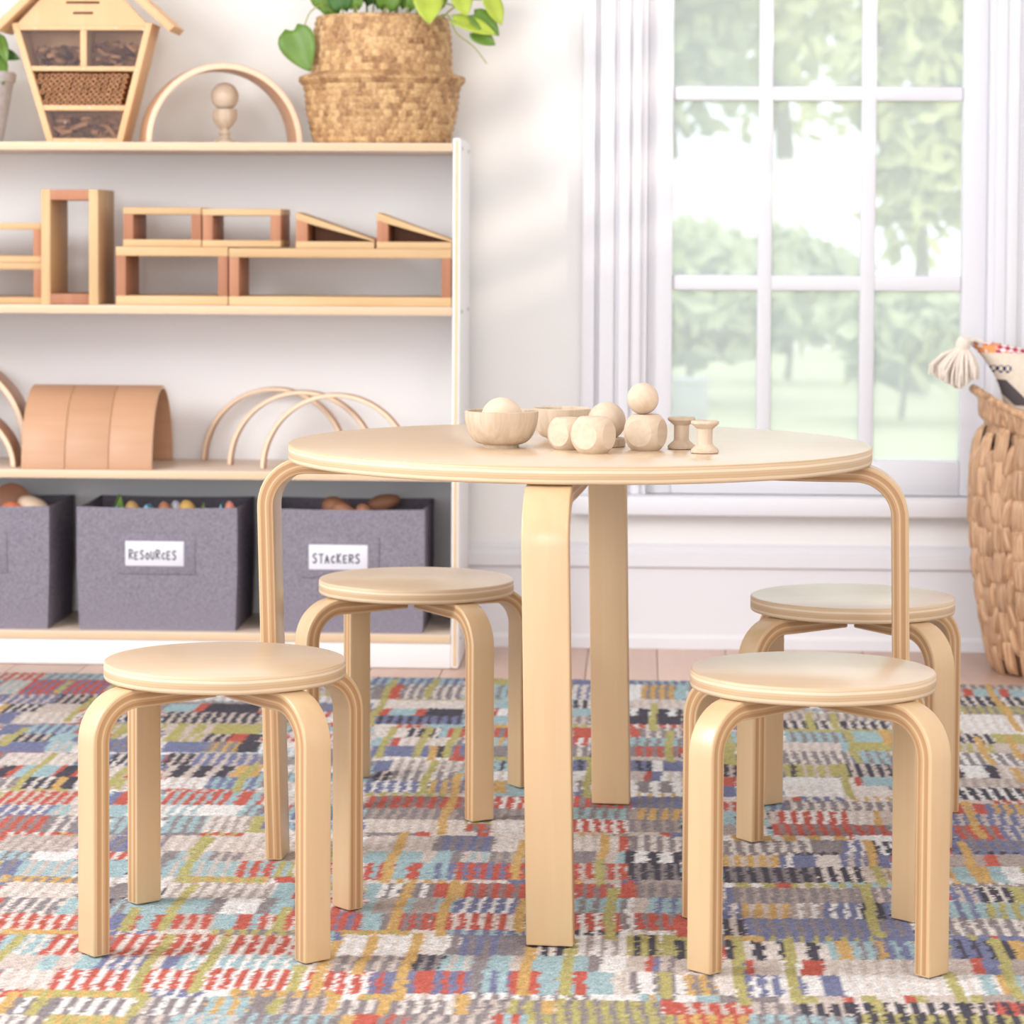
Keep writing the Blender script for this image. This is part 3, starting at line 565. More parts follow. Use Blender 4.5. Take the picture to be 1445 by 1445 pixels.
# ------------------------------------------------------------------ wooden toys on the table
def smooth_prof(pts, n=6):
    """Catmull-Rom through profile points"""
    o = []
    P = [pts[0]] + list(pts) + [pts[-1]]
    for i in range(1, len(P)-2):
        for k in range(n):
            u = k/n
            o.append(tuple(0.5*((2*P[i][c]) + (-P[i-1][c]+P[i+1][c])*u + (2*P[i-1][c]-5*P[i][c]+4*P[i+1][c]-P[i+2][c])*u*u + (-P[i-1][c]+3*P[i][c]-3*P[i+1][c]+P[i+2][c])*u**3) for c in (0, 1)))
    o.append(pts[-1]); return o

def bowl_mesh(R, rb, h):
    outer = [(rb*0.98, 0), (rb, 0.0015), (rb, 0.004)] + [(rb + (R-rb)*math.sin(a*math.pi/2/10)**0.9, 0.004 + (h-0.004)*(1-math.cos(a*math.pi/2/10))) for a in range(1, 11)]
    inner = [(R-0.0045 - (R-0.0045-rb*0.5)*(1-math.cos(a*math.pi/2/10)), h - (h-0.009)*math.sin(a*math.pi/2/10)) for a in range(0, 11)]
    return MB().lathe(outer + [(R-0.0012, h+0.0008), (R-0.0034, h+0.0008)] + inner, 72).mesh('bowl', M_toyv, smooth=True, sharp=50)
def ball_mesh(r):
    n = 20
    prof = [(max(1e-4, r*math.sin(math.pi*k/n)), -r*math.cos(math.pi*k/n)) for k in range(n+1)]
    return MB().lathe(prof, 40).mesh('ball', M_toy, smooth=True, sharp=80)
def dice_mesh(a, r):
    """cube of side a rounded off by a sphere of radius r: flat round faces"""
    bm = bmesh.new(); bmesh.ops.create_uvsphere(bm, u_segments=64, v_segments=40, radius=r)
    h = a/2
    for ax in range(3):
        for s in (-1, 1):
            no = Vector((0, 0, 0)); no[ax] = s
            res = bmesh.ops.bisect_plane(bm, geom=bm.verts[:]+bm.edges[:]+bm.faces[:], plane_co=no*h, plane_no=no, clear_outer=True)
            ed = [g for g in res['geom_cut'] if isinstance(g, bmesh.types.BMEdge)]
            bmesh.ops.contextual_create(bm, geom=ed)
    me = bpy.data.meshes.new('block'); bm.to_mesh(me); bm.free()
    me.materials.append(M_toy)
    me.polygons.foreach_set('use_smooth', [True]*len(me.polygons)); me.set_sharp_from_angle(angle=math.radians(25))
    return me

B1 = (-0.1728, 3.5282)
tag(ob('bowl', bowl_mesh(0.0465, 0.0224, 0.0450), None, (*B1, HT)), 'pale wooden bowl holding a ball, nearest bowl on the table', 'bowl')
rb_ = 0.0262
tag(ob('wooden_ball', ball_mesh(rb_), None, (B1[0]+0.0005, B1[1], HT+0.009+rb_+0.001), (0.4, 0.5, 0)), 'pale wooden ball sitting inside the bowl', 'ball')
tag(ob('bowl', bowl_mesh(0.0380, 0.0190, 0.0415), None, (-0.1009, 3.6476, HT), (0, 0, 1)), 'small pale wooden bowl behind the ball-filled bowl', 'bowl')
a_, r2_ = 0.0445, 0.0278
dm = dice_mesh(a_, r2_)
tag(ob('rounded_block', dm, None, (-0.0562, 3.4458, HT+a_/2), (0, 0, math.radians(62))), 'rounded wooden cube in front, its left face brightly lit', 'toy block', 'rounded wooden cubes on the table')
dm2 = dice_mesh(0.0395, 0.0247)
tag(ob('rounded_block', dm2, None, (-0.0896, 3.5010, HT+0.0395/2), (0, 0, math.radians(58))), 'rounded wooden cube beside the bowl, partly hidden by another cube', 'toy block', 'rounded wooden cubes on the table')
tag(ob('rounded_block', dm, None, (0.0077, 3.4980, HT+a_/2), (math.radians(90), 0, math.radians(68))), 'rounded wooden cube with a small ball balanced on top', 'toy block', 'rounded wooden cubes on the table')
tag(ob('wooden_ball', ball_mesh(0.0196), None, (0.0040, 3.4975, HT+a_+0.0194), (0.2, 0.9, 0)), 'small pale wooden ball balanced on a rounded cube', 'ball')
ringp = [(0.0215, 0), (0.0236, 0.001), (0.0240, 0.006), (0.0236, 0.0105), (0.0215, 0.0115), (0.012, 0.0115), (0.012, 0.0)]
tag(ob('wooden_ring', MB().lathe(ringp, 48, cap0=False, cap1=False).mesh('ring', M_toyv, smooth=True, sharp=45), None, (-0.0412, 3.5529, HT)), 'low turned wooden ring under a ball behind the cubes', 'toy ring')
tag(ob('wooden_ball', ball_mesh(0.0240), None, (-0.0412, 3.5529, HT+0.0115+0.0206), (0.1, 1.2, 0.4)), 'wooden ball with streaky grain behind the rounded cubes', 'ball')
sp = [(0.0150, 0), (0.0171, 0.0010), (0.0173, 0.0035), (0.0165, 0.0050), (0.0098, 0.0110), (0.0094, 0.0130), (0.0094, 0.0275), (0.0098, 0.0300), (0.0165, 0.0355), (0.0173, 0.0368), (0.0171, 0.0390), (0.0160, 0.0398), (0.0040, 0.0398), (0.0038, 0.03)]
spm = MB().lathe(sp, 48).mesh('spool', M_toyv, smooth=True, sharp=35)
tag(ob('wooden_spool', spm, None, (0.0524, 3.5220, HT)), 'wooden thread spool standing behind the other spool', 'spool', 'wooden spools on the table')
tag(ob('wooden_spool', spm, None, (0.0800, 3.4578, HT), (0, 0, 1.2)), 'wooden thread spool nearest the table edge, at right of the toys', 'spool', 'wooden spools on the table')

# ------------------------------------------------------------------ shelf unit
SX0, SX1, SF, SB = -1.570, -0.337, 5.285, 5.575
sh = thing('shelf_unit', 'white and birch open shelf unit against the wall', 'shelf', (-0.95, 5.43, ZF))
def shelf_board(z0, z1):
    me = MB().box(-(SX1-SX0)/2+0.0155, (SX1-SX0)/2-0.0155, -0.142, 0.142, -(z1-z0)/2, (z1-z0)/2, 0, 1).mesh('shelf_board', [M_shelftop, M_shelfply], smooth=True, bevel=0.002)
    ob('shelf_board', me, sh, Vector(((SX0+SX1)/2, 5.4275, (z0+z1)/2)) - sh.location)
ZS = ((0.9655, 0.9812), (0.6580, 0.6745), (0.3465, 0.3625), (0.0400, 0.0565))
for z0, z1 in ZS: shelf_board(z0, z1)
for xa in (SX0, SX1-0.0152):
    me = MB().box(-0.0076, 0.0076, -0.145, 0.145, 0, 1.0-0.002, 0, 1).mesh('side_panel', [M_white, M_shelfply], smooth=True, bevel=0.004)
    ob('side_panel', me, sh, Vector((xa+0.0076, 5.430, ZF+0.001)) - sh.location)
bx('back_panel', SX0+0.0152, SX1-0.0152, 5.570, 5.575, 0.02, 0.965, M_white, sh, 0)
bx('kickboard', SX0+0.0155, SX1-0.0155, 5.288, 5.303, ZF+0.001, 0.0398, M_white, sh, 0.001)
for z in (0.972, 0.665, 0.36, 0.045):
    for y in (5.33, 5.52):
        me = MB().lathe([(0.0035, 0), (0.0035, 0.0012), (0.0015, 0.0012), (0.0013, 0.0004)], 16).mesh('screw', M_wire, smooth=True)
        ob('screw', me, sh, Vector((SX1-0.0002, y, z)) - sh.location, (0, math.pi/2, 0))

# ------------------------------------------------------------------ hollow blocks on the second shelf
Z2 = 0.6747
def hollow_block(label, x0, x1, z0, z1, tb, tp, y0=5.300, d=0.145, upright=False):
    """two long pale boards and two red-brown end pieces between them"""
    t = thing('hollow_block', label, 'toy block', ((x0+x1)/2, y0+d/2, z0), 0, 'hollow wooden building blocks on the second shelf')
    if not upright:
        bx('board', x0, x1, y0, y0+d, z0, z0+tb, M_blight, t, 0.0015); bx('board', x0, x1, y0, y0+d, z1-tb, z1, M_blight, t, 0.0015)
        bx('end_piece', x0+0.0006, x0+tp, y0+0.0006, y0+d-0.0006, z0+tb, z1-tb, M_bdark, t, 0.0006)
        bx('end_piece', x1-tp, x1-0.0006, y0+0.0006, y0+d-0.0006, z0+tb, z1-tb, M_bdark, t, 0.0006)
    else:
        bx('board', x0, x0+tb, y0, y0+d, z0, z1, M_blightv, t, 0.0015); bx('board', x1-tb, x1, y0, y0+d, z0, z1, M_blightv, t, 0.0015)
        bx('end_piece', x0+tb, x1-tb, y0+0.0006, y0+d-0.0006, z0+0.0006, z0+tp, M_bdark, t, 0.0006)
        bx('end_piece', x0+tb, x1-tb, y0+0.0006, y0+d-0.0006, z1-tp, z1-0.0006, M_bdark, t, 0.0006)
ZM, ZT_ = 0.7845, 0.8590
hollow_block('tall hollow wooden block standing on end on the second shelf', -1.1315, -1.0225, Z2, 0.8920, 0.0180, 0.0200, 5.297, 0.165, True)
hollow_block('hollow wooden block beside the tall upright block, in the bottom layer', -0.9900, -0.7768, Z2, ZM, 0.0175, 0.0190)
hollow_block('longest hollow wooden block, in the bottom layer by the shelf side', -0.7752, -0.3545, Z2, ZM-0.0015, 0.0175, 0.0190)
hollow_block('upper hollow wooden block nearest the tall upright block', -0.9766, -0.8278, ZM+0.0003, ZT_, 0.0135, 0.0195, 5.303)
hollow_block('upper hollow wooden block between another hollow block and a ramp', -0.8262, -0.6771, ZM+0.0003, ZT_-0.002, 0.0130, 0.0200, 5.303)
hollow_block('hollow wooden block at far left, upper of two', -1.335, -1.1345, 0.7530, 0.8285, 0.0130, 0.0150, 5.312)
hollow_block('hollow wooden block at far left, lower of two', -1.340, -1.1340, Z2, 0.7528, 0.0130, 0.0150, 5.312)
def ramp(label, x0, x1):
    z0 = ZM - 0.0012; y0, d = 5.303, 0.14
    t = thing('ramp_block', label, 'toy block', ((x0+x1)/2, y0+d/2, z0), 0, 'hollow wooden ramps on the second shelf')
    bx('base_board', x0, x1, y0, y0+d, z0, z0+0.0130, M_blight, t, 0.001)
    bx('end_piece', x0+0.0005, x0+0.0220, y0+0.0006, y0+d-0.0006, z0+0.0130, z0+0.0520, M_bdark, t, 0.0004)
    sl = 0.0495/(x1-x0)
    bk_ = MB().prism([(-(x1-x0)/2+0.0222, 0.0131), ((x1-x0)/2-0.004, 0.0131), (-(x1-x0)/2+0.0222, 0.0131+0.032)], d/2-0.012, d/2-0.004).mesh('dark_infill', M_bdark)
    ob('dark_infill', bk_, t)  # dark sheet filling the back of the ramp's hollow
    poly = [(0, 0.0540), (0.022, 0.0540-0.022*sl), (x1-x0, 0.0131), (x1-x0, 0.0131+0.0035), (0, 0.0680)]
    me = MB().prism([(p[0]-(x1-x0)/2, p[1]) for p in poly], -d/2, d/2).mesh('slope_board', M_blight, smooth=True, bevel=0.0008)
    ob('slope_board', me, t)
ramp('hollow wooden ramp next to the upper hollow block', -0.6490, -0.5005)
ramp('hollow wooden ramp against the white shelf side', -0.4965, -0.3545)

# ------------------------------------------------------------------ bentwood arches
def arch_mesh(name, ro, th, d, mats, n=40, h=None):
    """half ring in XZ standing on z=0, depth d along Y; pale edges"""
    h = ro if h is None else h
    mb = MB()
    for k in range(n+1):
        a = math.pi*k/n; c, s = math.cos(a), math.sin(a)
        for rx, rz in ((ro, h), (ro-th, h-th)):
            for y in (-d/2, d/2): mb.v.append((rx*c, y, rz*s))
    for k in range(n):
        a, b_ = 4*k, 4*(k+1)
        mb.face([a, a+1, b_+1, b_], 0); mb.face([a+2, b_+2, b_+3, a+3], 0)
        mb.face([a, b_, b_+2, a+2], 1); mb.face([a+1, a+3, b_+3, b_+1], 1)
    mb.face([0, 2, 3, 1], 1); e = 4*n; mb.face([e, e+1, e+3, e+2], 1)
    return mb.mesh(name, mats, smooth=True, bevel=0.0012, sharp=50)
AM = [M_arch, M_archedge]
# big arch on top of the shelf
tag(ob('wooden_arch', arch_mesh('arch', 0.150, 0.0125, 0.100, AM, h=0.152), None, (-0.804, 5.392, 0.9814), (0, 0, math.radians(17))), 'wide bent wooden arch on top of the shelf', 'toy arch')
# three thin arches on the third shelf
tm = arch_mesh('thin_arch', 0.146, 0.0085, 0.026, AM)
for k, (xx, yy, rz, lab) in enumerate(((-0.717, 5.535, -4, 'thin wooden arch standing hindmost of three on the third shelf'), (-0.650, 5.430, -3, 'thin wooden arch in the middle of three on the third shelf'), (-0.575, 5.345, -3, 'thin wooden arch standing foremost of three on the third shelf'))):
    tag(ob('wooden_arch', tm, None, (xx, yy, 0.3627), (0, 0, math.radians(rz))), lab, 'toy arch', 'thin wooden arches on the third shelf')
# tunnel pieces lying in a row, axis along the shelf
tw = 0.0835
for k, lab in enumerate(('curved wooden tunnel piece at the left end of the row of three', 'middle curved wooden tunnel piece of the row of three', 'curved wooden tunnel piece at the open right end of the row of three')):
    tag(ob('tunnel_piece', arch_mesh('tunnel', 0.122, 0.0070, tw-0.0008, AM, h=0.154), None, (-1.1705+tw*(k+0.5), 5.416, 0.3627), (0, 0, math.radians(90))), lab, 'toy tunnel', 'row of wooden tunnel pieces on the third shelf')
# two stacked arches at the far left of the third shelf
tag(ob('wooden_arch', arch_mesh('arch', 0.140, 0.0105, 0.10, AM, h=0.120), None, (-1.330, 5.365, 0.3627), (0, 0, math.radians(4))), 'lower wooden arch at the far left of the third shelf', 'toy arch')
tag(ob('wooden_arch', arch_mesh('arch', 0.153, 0.0115, 0.12, AM, h=0.166), None, (-1.335, 5.425, 0.4020), (0, 0, math.radians(5))), 'upper wooden arch resting over another at the far left', 'toy arch')

# ------------------------------------------------------------------ goblet and ball on the shelf top
gp = [(0.0215, 0), (0.0225, 0.002), (0.0215, 0.005), (0.0150, 0.009), (0.0090, 0.013), (0.0075, 0.016), (0.0110, 0.019), (0.0110, 0.022), (0.0075, 0.025), (0.0090, 0.029), (0.0170, 0.037), (0.0225, 0.046), (0.0238, 0.056), (0.0225, 0.065), (0.0212, 0.0662), (0.0195, 0.062), (0.012, 0.052), (0.002, 0.049)]
tag(ob('wooden_goblet', MB().lathe(smooth_prof(gp, 4), 40).mesh('goblet', M_toyv, smooth=True, sharp=60), None, (-0.797, 5.395, 0.9814)), 'small turned wooden goblet standing under the big arch', 'goblet')
tag(ob('wooden_ball', ball_mesh(0.0265), None, (-0.797, 5.395, 0.9814+0.0905), (0.3, 0.2, 0)), 'wooden ball set in the goblet on the shelf top', 'ball')

# ------------------------------------------------------------------ fabric bins with labels
LET = {'R': [[(0, 0), (0, 1), (.55, .95), (.6, .65), (.05, .5), (.65, 0)]], 'E': [[(.6, 1), (0, .95), (0, 0), (.6, .03)], [(0, .5), (.45, .52)]],
       'S': [[(.62, .9), (.35, 1), (.05, .8), (.2, .58), (.55, .42), (.58, .15), (.3, 0), (0, .1)]], 'O': [[(.35, 1), (.05, .7), (.05, .3), (.35, 0), (.65, .3), (.65, .7), (.35, 1)]],
       'U': [[(0, 1), (.02, .3), (.3, 0), (.6, .25), (.62, 1)]], 'C': [[(.6, .85), (.35, 1), (.05, .65), (.08, .25), (.35, 0), (.62, .15)]],
       'T': [[(0, .97), (.7, 1)], [(.36, 1), (.34, 0)]], 'A': [[(0, 0), (.3, 1), (.62, 0)], [(.12, .38), (.52, .38)]], 'K': [[(.02, 1), (.02, 0)], [(.55, 1), (.06, .48), (.6, 0)]]}
def lettering(txt, wtot, hgt, sizes):
    mb = MB(); x = 0; wd = 0.0014
    for ch, s in zip(txt, sizes):
        hh = hgt*s; ww = hgt*0.62*(0.75+0.25*s); dz = random.uniform(-0.0006, 0.0006)
        for pl in LET[ch]:
            for (a, b_) in zip(pl[:-1], pl[1:]):
                p = Vector((x+a[0]*ww, 0, a[1]*hh+dz)); q_ = Vector((x+b_[0]*ww, 0, b_[1]*hh+dz))
                d = (q_-p).normalized(); nrm = Vector((-d.z, 0, d.x))*wd; p -= d*wd*0.6; q_ += d*wd*0.6
                n = len(mb.v)
                for y in (0.0, 0.0003):
                    mb.v += [tuple(p-nrm+Vector((0, y, 0))), tuple(q_-nrm+Vector((0, y, 0))), tuple(q_+nrm+Vector((0, y, 0))), tuple(p+nrm+Vector((0, y, 0)))]
                mb.face([n, n+1, n+2, n+3])
        x += ww*0.92 + 0.0018
    sc = wtot/x
    mb.v = [((v[0]*sc) - wtot/2, v[1], v[2]-hgt/2) for v in mb.v]
    return mb.mesh('lettering', M_ink)
def bin_(label, x0, x1, text=None, sizes=None, card=None, pocket=True):
    y0, y1, z0, z1 = 5.300, 5.540, 0.0567, 0.2910
    t = thing('storage_bin', label, 'bin', ((x0+x1)/2, (y0+y1)/2, z0), 0, 'grey fabric bins on the bottom shelf')
    W2, D2, H_ = (x1-x0)/2, (y1-y0)/2, z1-z0
    mb = MB(); th = 0.005; n = 12
    def ring(inset, z, sag):
        pts = []
        def edge(ax, ay, bx_, by_):
            for k in range(n):
                s = k/n; pts.append((ax+(bx_-ax)*s, ay+(by_-ay)*s, z - sag*math.sin(math.pi*s)))
        w_, d_ = W2-inset, D2-inset
        edge(-w_, -d_, w_, -d_); edge(w_, -d_, w_, d_); edge(w_, d_, -w_, d_); edge(-w_, d_, -w_, -d_)
        return pts
    rings = [ring(0.004, 0.0, 0), ring(0.0, H_*0.5, 0), ring(0.0, H_-0.001, 0.002), ring(0.0015, H_+0.0005, 0.002), ring(th-0.001, H_+0.0005, 0.002), ring(th, H_-0.001, 0.002), ring(th, 0.006, 0)]
    for r in rings: mb.v += r
    m_ = 4*n
    for k in range(len(rings)-1):
        for i in range(m_):
            j = (i+1) % m_; mb.face([k*m_+i, k*m_+j, (k+1)*m_+j, (k+1)*m_+i])
    mb.face(list(reversed(range(m_)))); mb.face([(len(rings)-1)*m_+i for i in range(m_)])
    ob('bin_body', mb.mesh('bin_body', M_bin, smooth=True, sharp=40), t)
    if pocket:
        # stitched label pocket
        cx, cz = card
        pk = MB().box(-0.073, 0.073, -0.0022, 0, -0.0385, 0.0385).mesh('label_pocket', M_bin, smooth=True, bevel=0.0008)
        p = ob('label_pocket', pk, t, (cx-t.location.x, -D2-0.0001, cz-z0))
        if text:
            off = -0.004
            cd_ = ob('label_card', MB().box(-0.0558, 0.0558, -0.0012, 0, -0.0235, 0.0235).mesh('label_card', M_card, smooth=True, bevel=0.0004), t, (cx-t.location.x+off, -D2-0.0024, cz-z0+0.0005))
            cd_['label'] = 'white label card reading ' + text
            ob('lettering', lettering(text, 0.093, 0.0175, sizes), cd_, (-0.0015, -0.0016, -0.0018))
    return t
bin_('grey fabric bin at far left of the bottom shelf', -1.4240, -1.1180, card=(-1.271, 0.203))
bin_('grey fabric bin labelled RESOURCES on the bottom shelf', -1.0650, -0.7590, 'RESOURCES', (1, .8, .95, .7, .85, .95, .65, .85, .95), (-0.9118, 0.2033))
bin_('grey fabric bin labelled STACKERS, behind a stool', -0.7100, -0.4035, 'STACKERS', (1, .95, .8, .75, 1, .8, .9, 1), (-0.5625, 0.2000))

# bin contents
def pebble(sx, sy, sz):
    n = 10
    prof = [(max(1e-4, math.sin(math.pi*k/n)), -math.cos(math.pi*k/n)) for k in range(n+1)]
    mb = MB().lathe(prof, 20)
    mb.v = [(v[0]*sx*(1+0.08*v[1]), v[1]*sy, v[2]*sz*(1-0.12*v[0])) for v in mb.v]
    return mb
def cm(c): return plain('painted_%d_%d_%d' % c, c, 0.45, noise=0.12, nscale=50)
M_stone = wood('turned_stone_wood', (206, 150, 118), (178, 118, 88), 0, 0.5, 0.8, 0.6, 0.3, 0.15)
def filler(x0, x1):          # what the visible pieces lie on: a cloth fold near the top
    o = bx('liner_cloth', x0+0.008, x1-0.008, 5.308, 5.532, 0.205, 0.245, M_bin, None, 0.004)
    return o
tag(filler(-1.4240, -1.1180), 'grey cloth inside the far left bin', 'cloth', 'cloth linings inside the bins')
tag(filler(-1.0650, -0.7590), 'grey cloth inside the RESOURCES bin', 'cloth', 'cloth linings inside the bins')
tag(filler(-0.7100, -0.4035), 'grey cloth inside the STACKERS bin', 'cloth', 'cloth linings inside the bins')
def piece(name, label, mesh, x, y, z, rot=(0, 0, 0), cat='toy piece', group=None):
    tag(ob(name, mesh, None, (x, y, z), rot), label, cat, group)
ZB = 0.2452
# far-left bin
piece('wooden_disc', 'large brown wooden disc standing in the far left bin', MB().lathe([(0.036, -0.006), (0.0385, -0.004), (0.0385, 0.004), (0.036, 0.006)], 40).mesh('disc', M_stone, smooth=True), -1.219, 5.43, ZB+0.0395, (math.radians(84), 0, 0.2))
piece('wooden_stone', 'cream egg-shaped stone in the far left bin', pebble(0.033, 0.03, 0.019).mesh('stone', cm((232, 206, 180)), smooth=True), -1.163, 5.372, ZB+0.0385, (0, 0.35, 0))
piece('wooden_stone', 'orange piece in the far left bin', pebble(0.022, 0.02, 0.019).mesh('stone', cm((222, 128, 92)), smooth=True), -1.199, 5.345, ZB+0.032, (0, 0, 0))
# RESOURCES bin
def wedge(w, d, h): return MB().prism([(-w, 0), (w, 0), (w*0.15, h)], -d, d)
res = [('green wedge at the left of the RESOURCES bin', 'w', (130, 168, 60), -1.008, 5.42, 0.020, 0.060, 0.3), ('blue wedge behind the bin rim below the green wedge', 'w', (122, 172, 200), -1.000, 5.345, 0.026, 0.046, 0.1),
       ('tan wooden pebble next to the first blue wedge', 'p', (206, 164, 104), -0.972, 5.375, 0.016, 0.017, 0), ('larger blue wedge in the RESOURCES bin', 'w', (120, 176, 206), -0.940, 5.350, 0.030, 0.049, -0.2),
       ('brown pebble right of the larger blue wedge', 'p', (176, 120, 92), -0.905, 5.350, 0.015, 0.0175, 0), ('pale grey pebble in the RESOURCES bin', 'p', (186, 184, 196), -0.886, 5.370, 0.014, 0.0175, 0),
       ('yellow-tan pebble in the RESOURCES bin', 'p', (212, 170, 96), -0.862, 5.352, 0.019, 0.0185, 0), ('dark green wedge in the RESOURCES bin', 'w', (110, 140, 56), -0.838, 5.380, 0.015, 0.050, 0.2),
       ('pale blue wedge at the right of the RESOURCES bin', 'w', (130, 186, 204), -0.800, 5.365, 0.016, 0.050, 0), ('coral piece at the right end of the RESOURCES bin', 'p', (214, 140, 118), -0.780, 5.352, 0.012, 0.018, 0)]
for lab, kd, c, x, y, s, h, rz in res:
    if kd == 'w': piece('wooden_wedge', lab, wedge(s, 0.016, h).mesh('wedge', cm(c), smooth=True, bevel=0.002), x, y, ZB, (0, 0, rz), group='coloured pieces in the RESOURCES bin')
    else: piece('wooden_pebble', lab, pebble(s, s*0.9, h*1.52).mesh('pebble', cm(c), smooth=True), x, y, ZB+h*1.52, (0, 0, rz), group='coloured pieces in the RESOURCES bin')
# STACKERS bin
st = [('largest brown wooden stone at the left of the STACKERS bin', -0.586, 5.43, 0.028, 0.026, 0.019, 0.058, 0.2), ('wooden stone leaning beside the largest one in the STACKERS bin', -0.566, 5.40, 0.026, 0.02, 0.016, 0.052, 0.35),
      ('round wooden stone in the middle of the STACKERS bin', -0.530, 5.41, 0.017, 0.017, 0.018, 0.049, 0), ('long brown wooden stone lying at the back of the STACKERS bin', -0.496, 5.46, 0.034, 0.018, 0.016, 0.064, -0.25),
      ('flat wide wooden stone at the front of the STACKERS bin', -0.540, 5.345, 0.048, 0.02, 0.020, 0.038, 0), ('flat wooden stone at the front right of the STACKERS bin', -0.478, 5.345, 0.030, 0.02, 0.019, 0.037, 0.1),
      ('small orange-brown stone at the right end of the STACKERS bin', -0.436, 5.36, 0.015, 0.015, 0.020, 0.040, 0), ('flat wooden stone at the front left of the STACKERS bin', -0.616, 5.345, 0.030, 0.02, 0.019, 0.037, 0)]
for lab, x, y, a, b2, c, zc, ry in st:
    piece('wooden_stone', lab, pebble(a, b2, c).mesh('stone', M_stone, smooth=True), x, y, ZB + max(zc-0.02, c), (0, ry, 0), group='wooden stones in the STACKERS bin')

# ------------------------------------------------------------------ insect house on the shelf top
ZT = 0.9814
YF, YB = 5.360, 5.452
bh = thing('insect_house', 'wooden insect house with bamboo canes and a pitched roof', 'insect house', (-1.0640, 5.405, ZT))
BO = Vector((-1.0640, 5.405, ZT))
def xl(z): return -1.2007 + (1.209-z)*(0.0675/0.2256)
def xr(z): return -0.9303 - (1.209-z)*(0.0572/0.2256)
def pr_part(name, poly, y0, y1, mat, bevel=0.001, parent=bh):
    cx = sum(p[0] for p in poly)/len(poly); cz = sum(p[1] for p in poly)/len(poly); cy = (y0+y1)/2
    me = MB().prism([(p[0]-cx, p[1]-cz) for p in poly], y0-cy, y1-cy).mesh(name, mat, smooth=True, bevel=bevel)
    return ob(name, me, parent, Vector((cx, cy, cz))-BO)
T_ = 0.0125
pr_part('side_board', [(xl(ZT), ZT), (xl(ZT)+T_, ZT), (xl(1.209)+T_, 1.209), (xl(1.209), 1.209)], YF, YB, M_bug)
pr_part('side_board', [(xr(ZT)-T_, ZT), (xr(ZT), ZT), (xr(1.209), 1.209), (xr(1.209)-T_, 1.209)], YF, YB, M_bug)
def hb(name, z0, z1):
    pr_part(name, [(xl(z0)+T_+0.0002, z0), (xr(z0)-T_-0.0002, z0), (xr(z1)-T_-0.0002, z1), (xl(z1)+T_+0.0002, z1)], YF+0.0008, YB-0.001, M_bug)
for z0, z1 in ((ZT, 0.9900), (1.0430, 1.0530), (1.1180, 1.1270), (1.1955, 1.2035)): hb('cross_board', z0, z1)
bx('divider', -1.0688, -1.0566, YF+0.001, YB-0.002, 1.1272, 1.1953, M_bug, bh, 0.0008)
pr_part('back_board', [(xl(0.99)+T_, 0.99), (xr(0.99)-T_, 0.99), (xr(1.20)-T_, 1.20), (xl(1.20)+T_, 1.20)], YB-0.004, YB+0.001, M_bug, 0)
AP = (-1.0640, 1.3440)
pr_part('gable_board', [(xl(1.2037)+0.006, 1.2037), (xr(1.2037)-0.006, 1.2037), (AP[0]+0.004, AP[1]-0.010), (AP[0]-0.004, AP[1]-0.010)], YF+0.002, YF+0.012, M_bug, 0)
for xa, xb, z0, z1 in ((-1.0958, -1.0320, 1.2455, 1.2500), (-1.0823, -1.0442, 1.2257, 1.2300)):
    me = MB().box(-(xb-xa)/2, (xb-xa)/2, -0.0008, 0.0006, -(z1-z0)/2, (z1-z0)/2).mesh('vent_slot', M_slot, smooth=True, bevel=0.0007)
    ob('vent_slot', me, bh, Vector(((xa+xb)/2, YF+0.0016, (z0+z1)/2))-BO)
for s in (-1, 1):
    ex = -1.2225 if s < 0 else -0.8950
    d = (Vector((ex, 1.1915)) - Vector(AP)).normalized(); nn = Vector((-d.y, d.x)) * (-s)
    if nn.y < 0: nn = -nn
    a0 = Vector(AP); e0 = Vector((ex, 1.1915)); th = 0.0145
    pts = [a0, e0, e0+nn*th, a0+nn*th]
    area2 = sum(pts[i].x*pts[(i+1) % 4].y-pts[(i+1) % 4].x*pts[i].y for i in range(4))
    if area2 < 0: pts.reverse()
    pr_part('roof_board', [(p.x, p.y) for p in pts], YF-0.018, YB+0.012, M_bug, 0.0015)
for xs_, z in ((-1.155, 1.1985), (-1.0625, 1.1985), (-1.0, 1.1985), (-0.948, 1.196), (-1.127, 1.1225), (-1.0625, 1.1225), (-0.985, 1.122), (-1.106, 1.048), (-1.05, 1.048), (-1.0, 1.048), (-1.075, 0.9855), (-1.028, 0.9855), (-1.098, 1.02), (-0.962, 1.12)):
    me = MB().box(-0.0022, 0.0022, -0.0007, 0.0003, -0.0007, 0.0007).mesh('staple', M_steel)
    ob('staple', me, bh, Vector((xs_, YF, z))-BO, (0, random.uniform(-0.6, 0.6), 0))
# bamboo canes, one by one
r0 = 0.0056
cane = MB().lathe([(r0, 0.080), (r0, 0.0006), (r0-0.0006, 0.0), (0.0031, 0.0), (0.0029, 0.012)], 12, cap0=False, mi=lambda k: 1 if k >= 3 else 0).mesh('bamboo_cane', [M_bam, M_hole], smooth=True, sharp=40)
z = 1.0531 + r0; k = 0
while z < 1.1178 - r0*0.9:
    x = xl(z)+T_+r0+0.001 + (0.0058 if k % 2 else 0)
    while x < xr(z)-T_-r0-0.0005:
        s = random.uniform(0.82, 1.0)
        ob('bamboo_cane', cane, bh, Vector((x+random.uniform(-.0004, .0004), YF+0.004+random.uniform(0, 0.005), z+random.uniform(-.0003, .0003)))-BO, (-math.pi/2, 0, 0), (s, s, 1))
        x += 0.0116
    z += 0.0100; k += 1
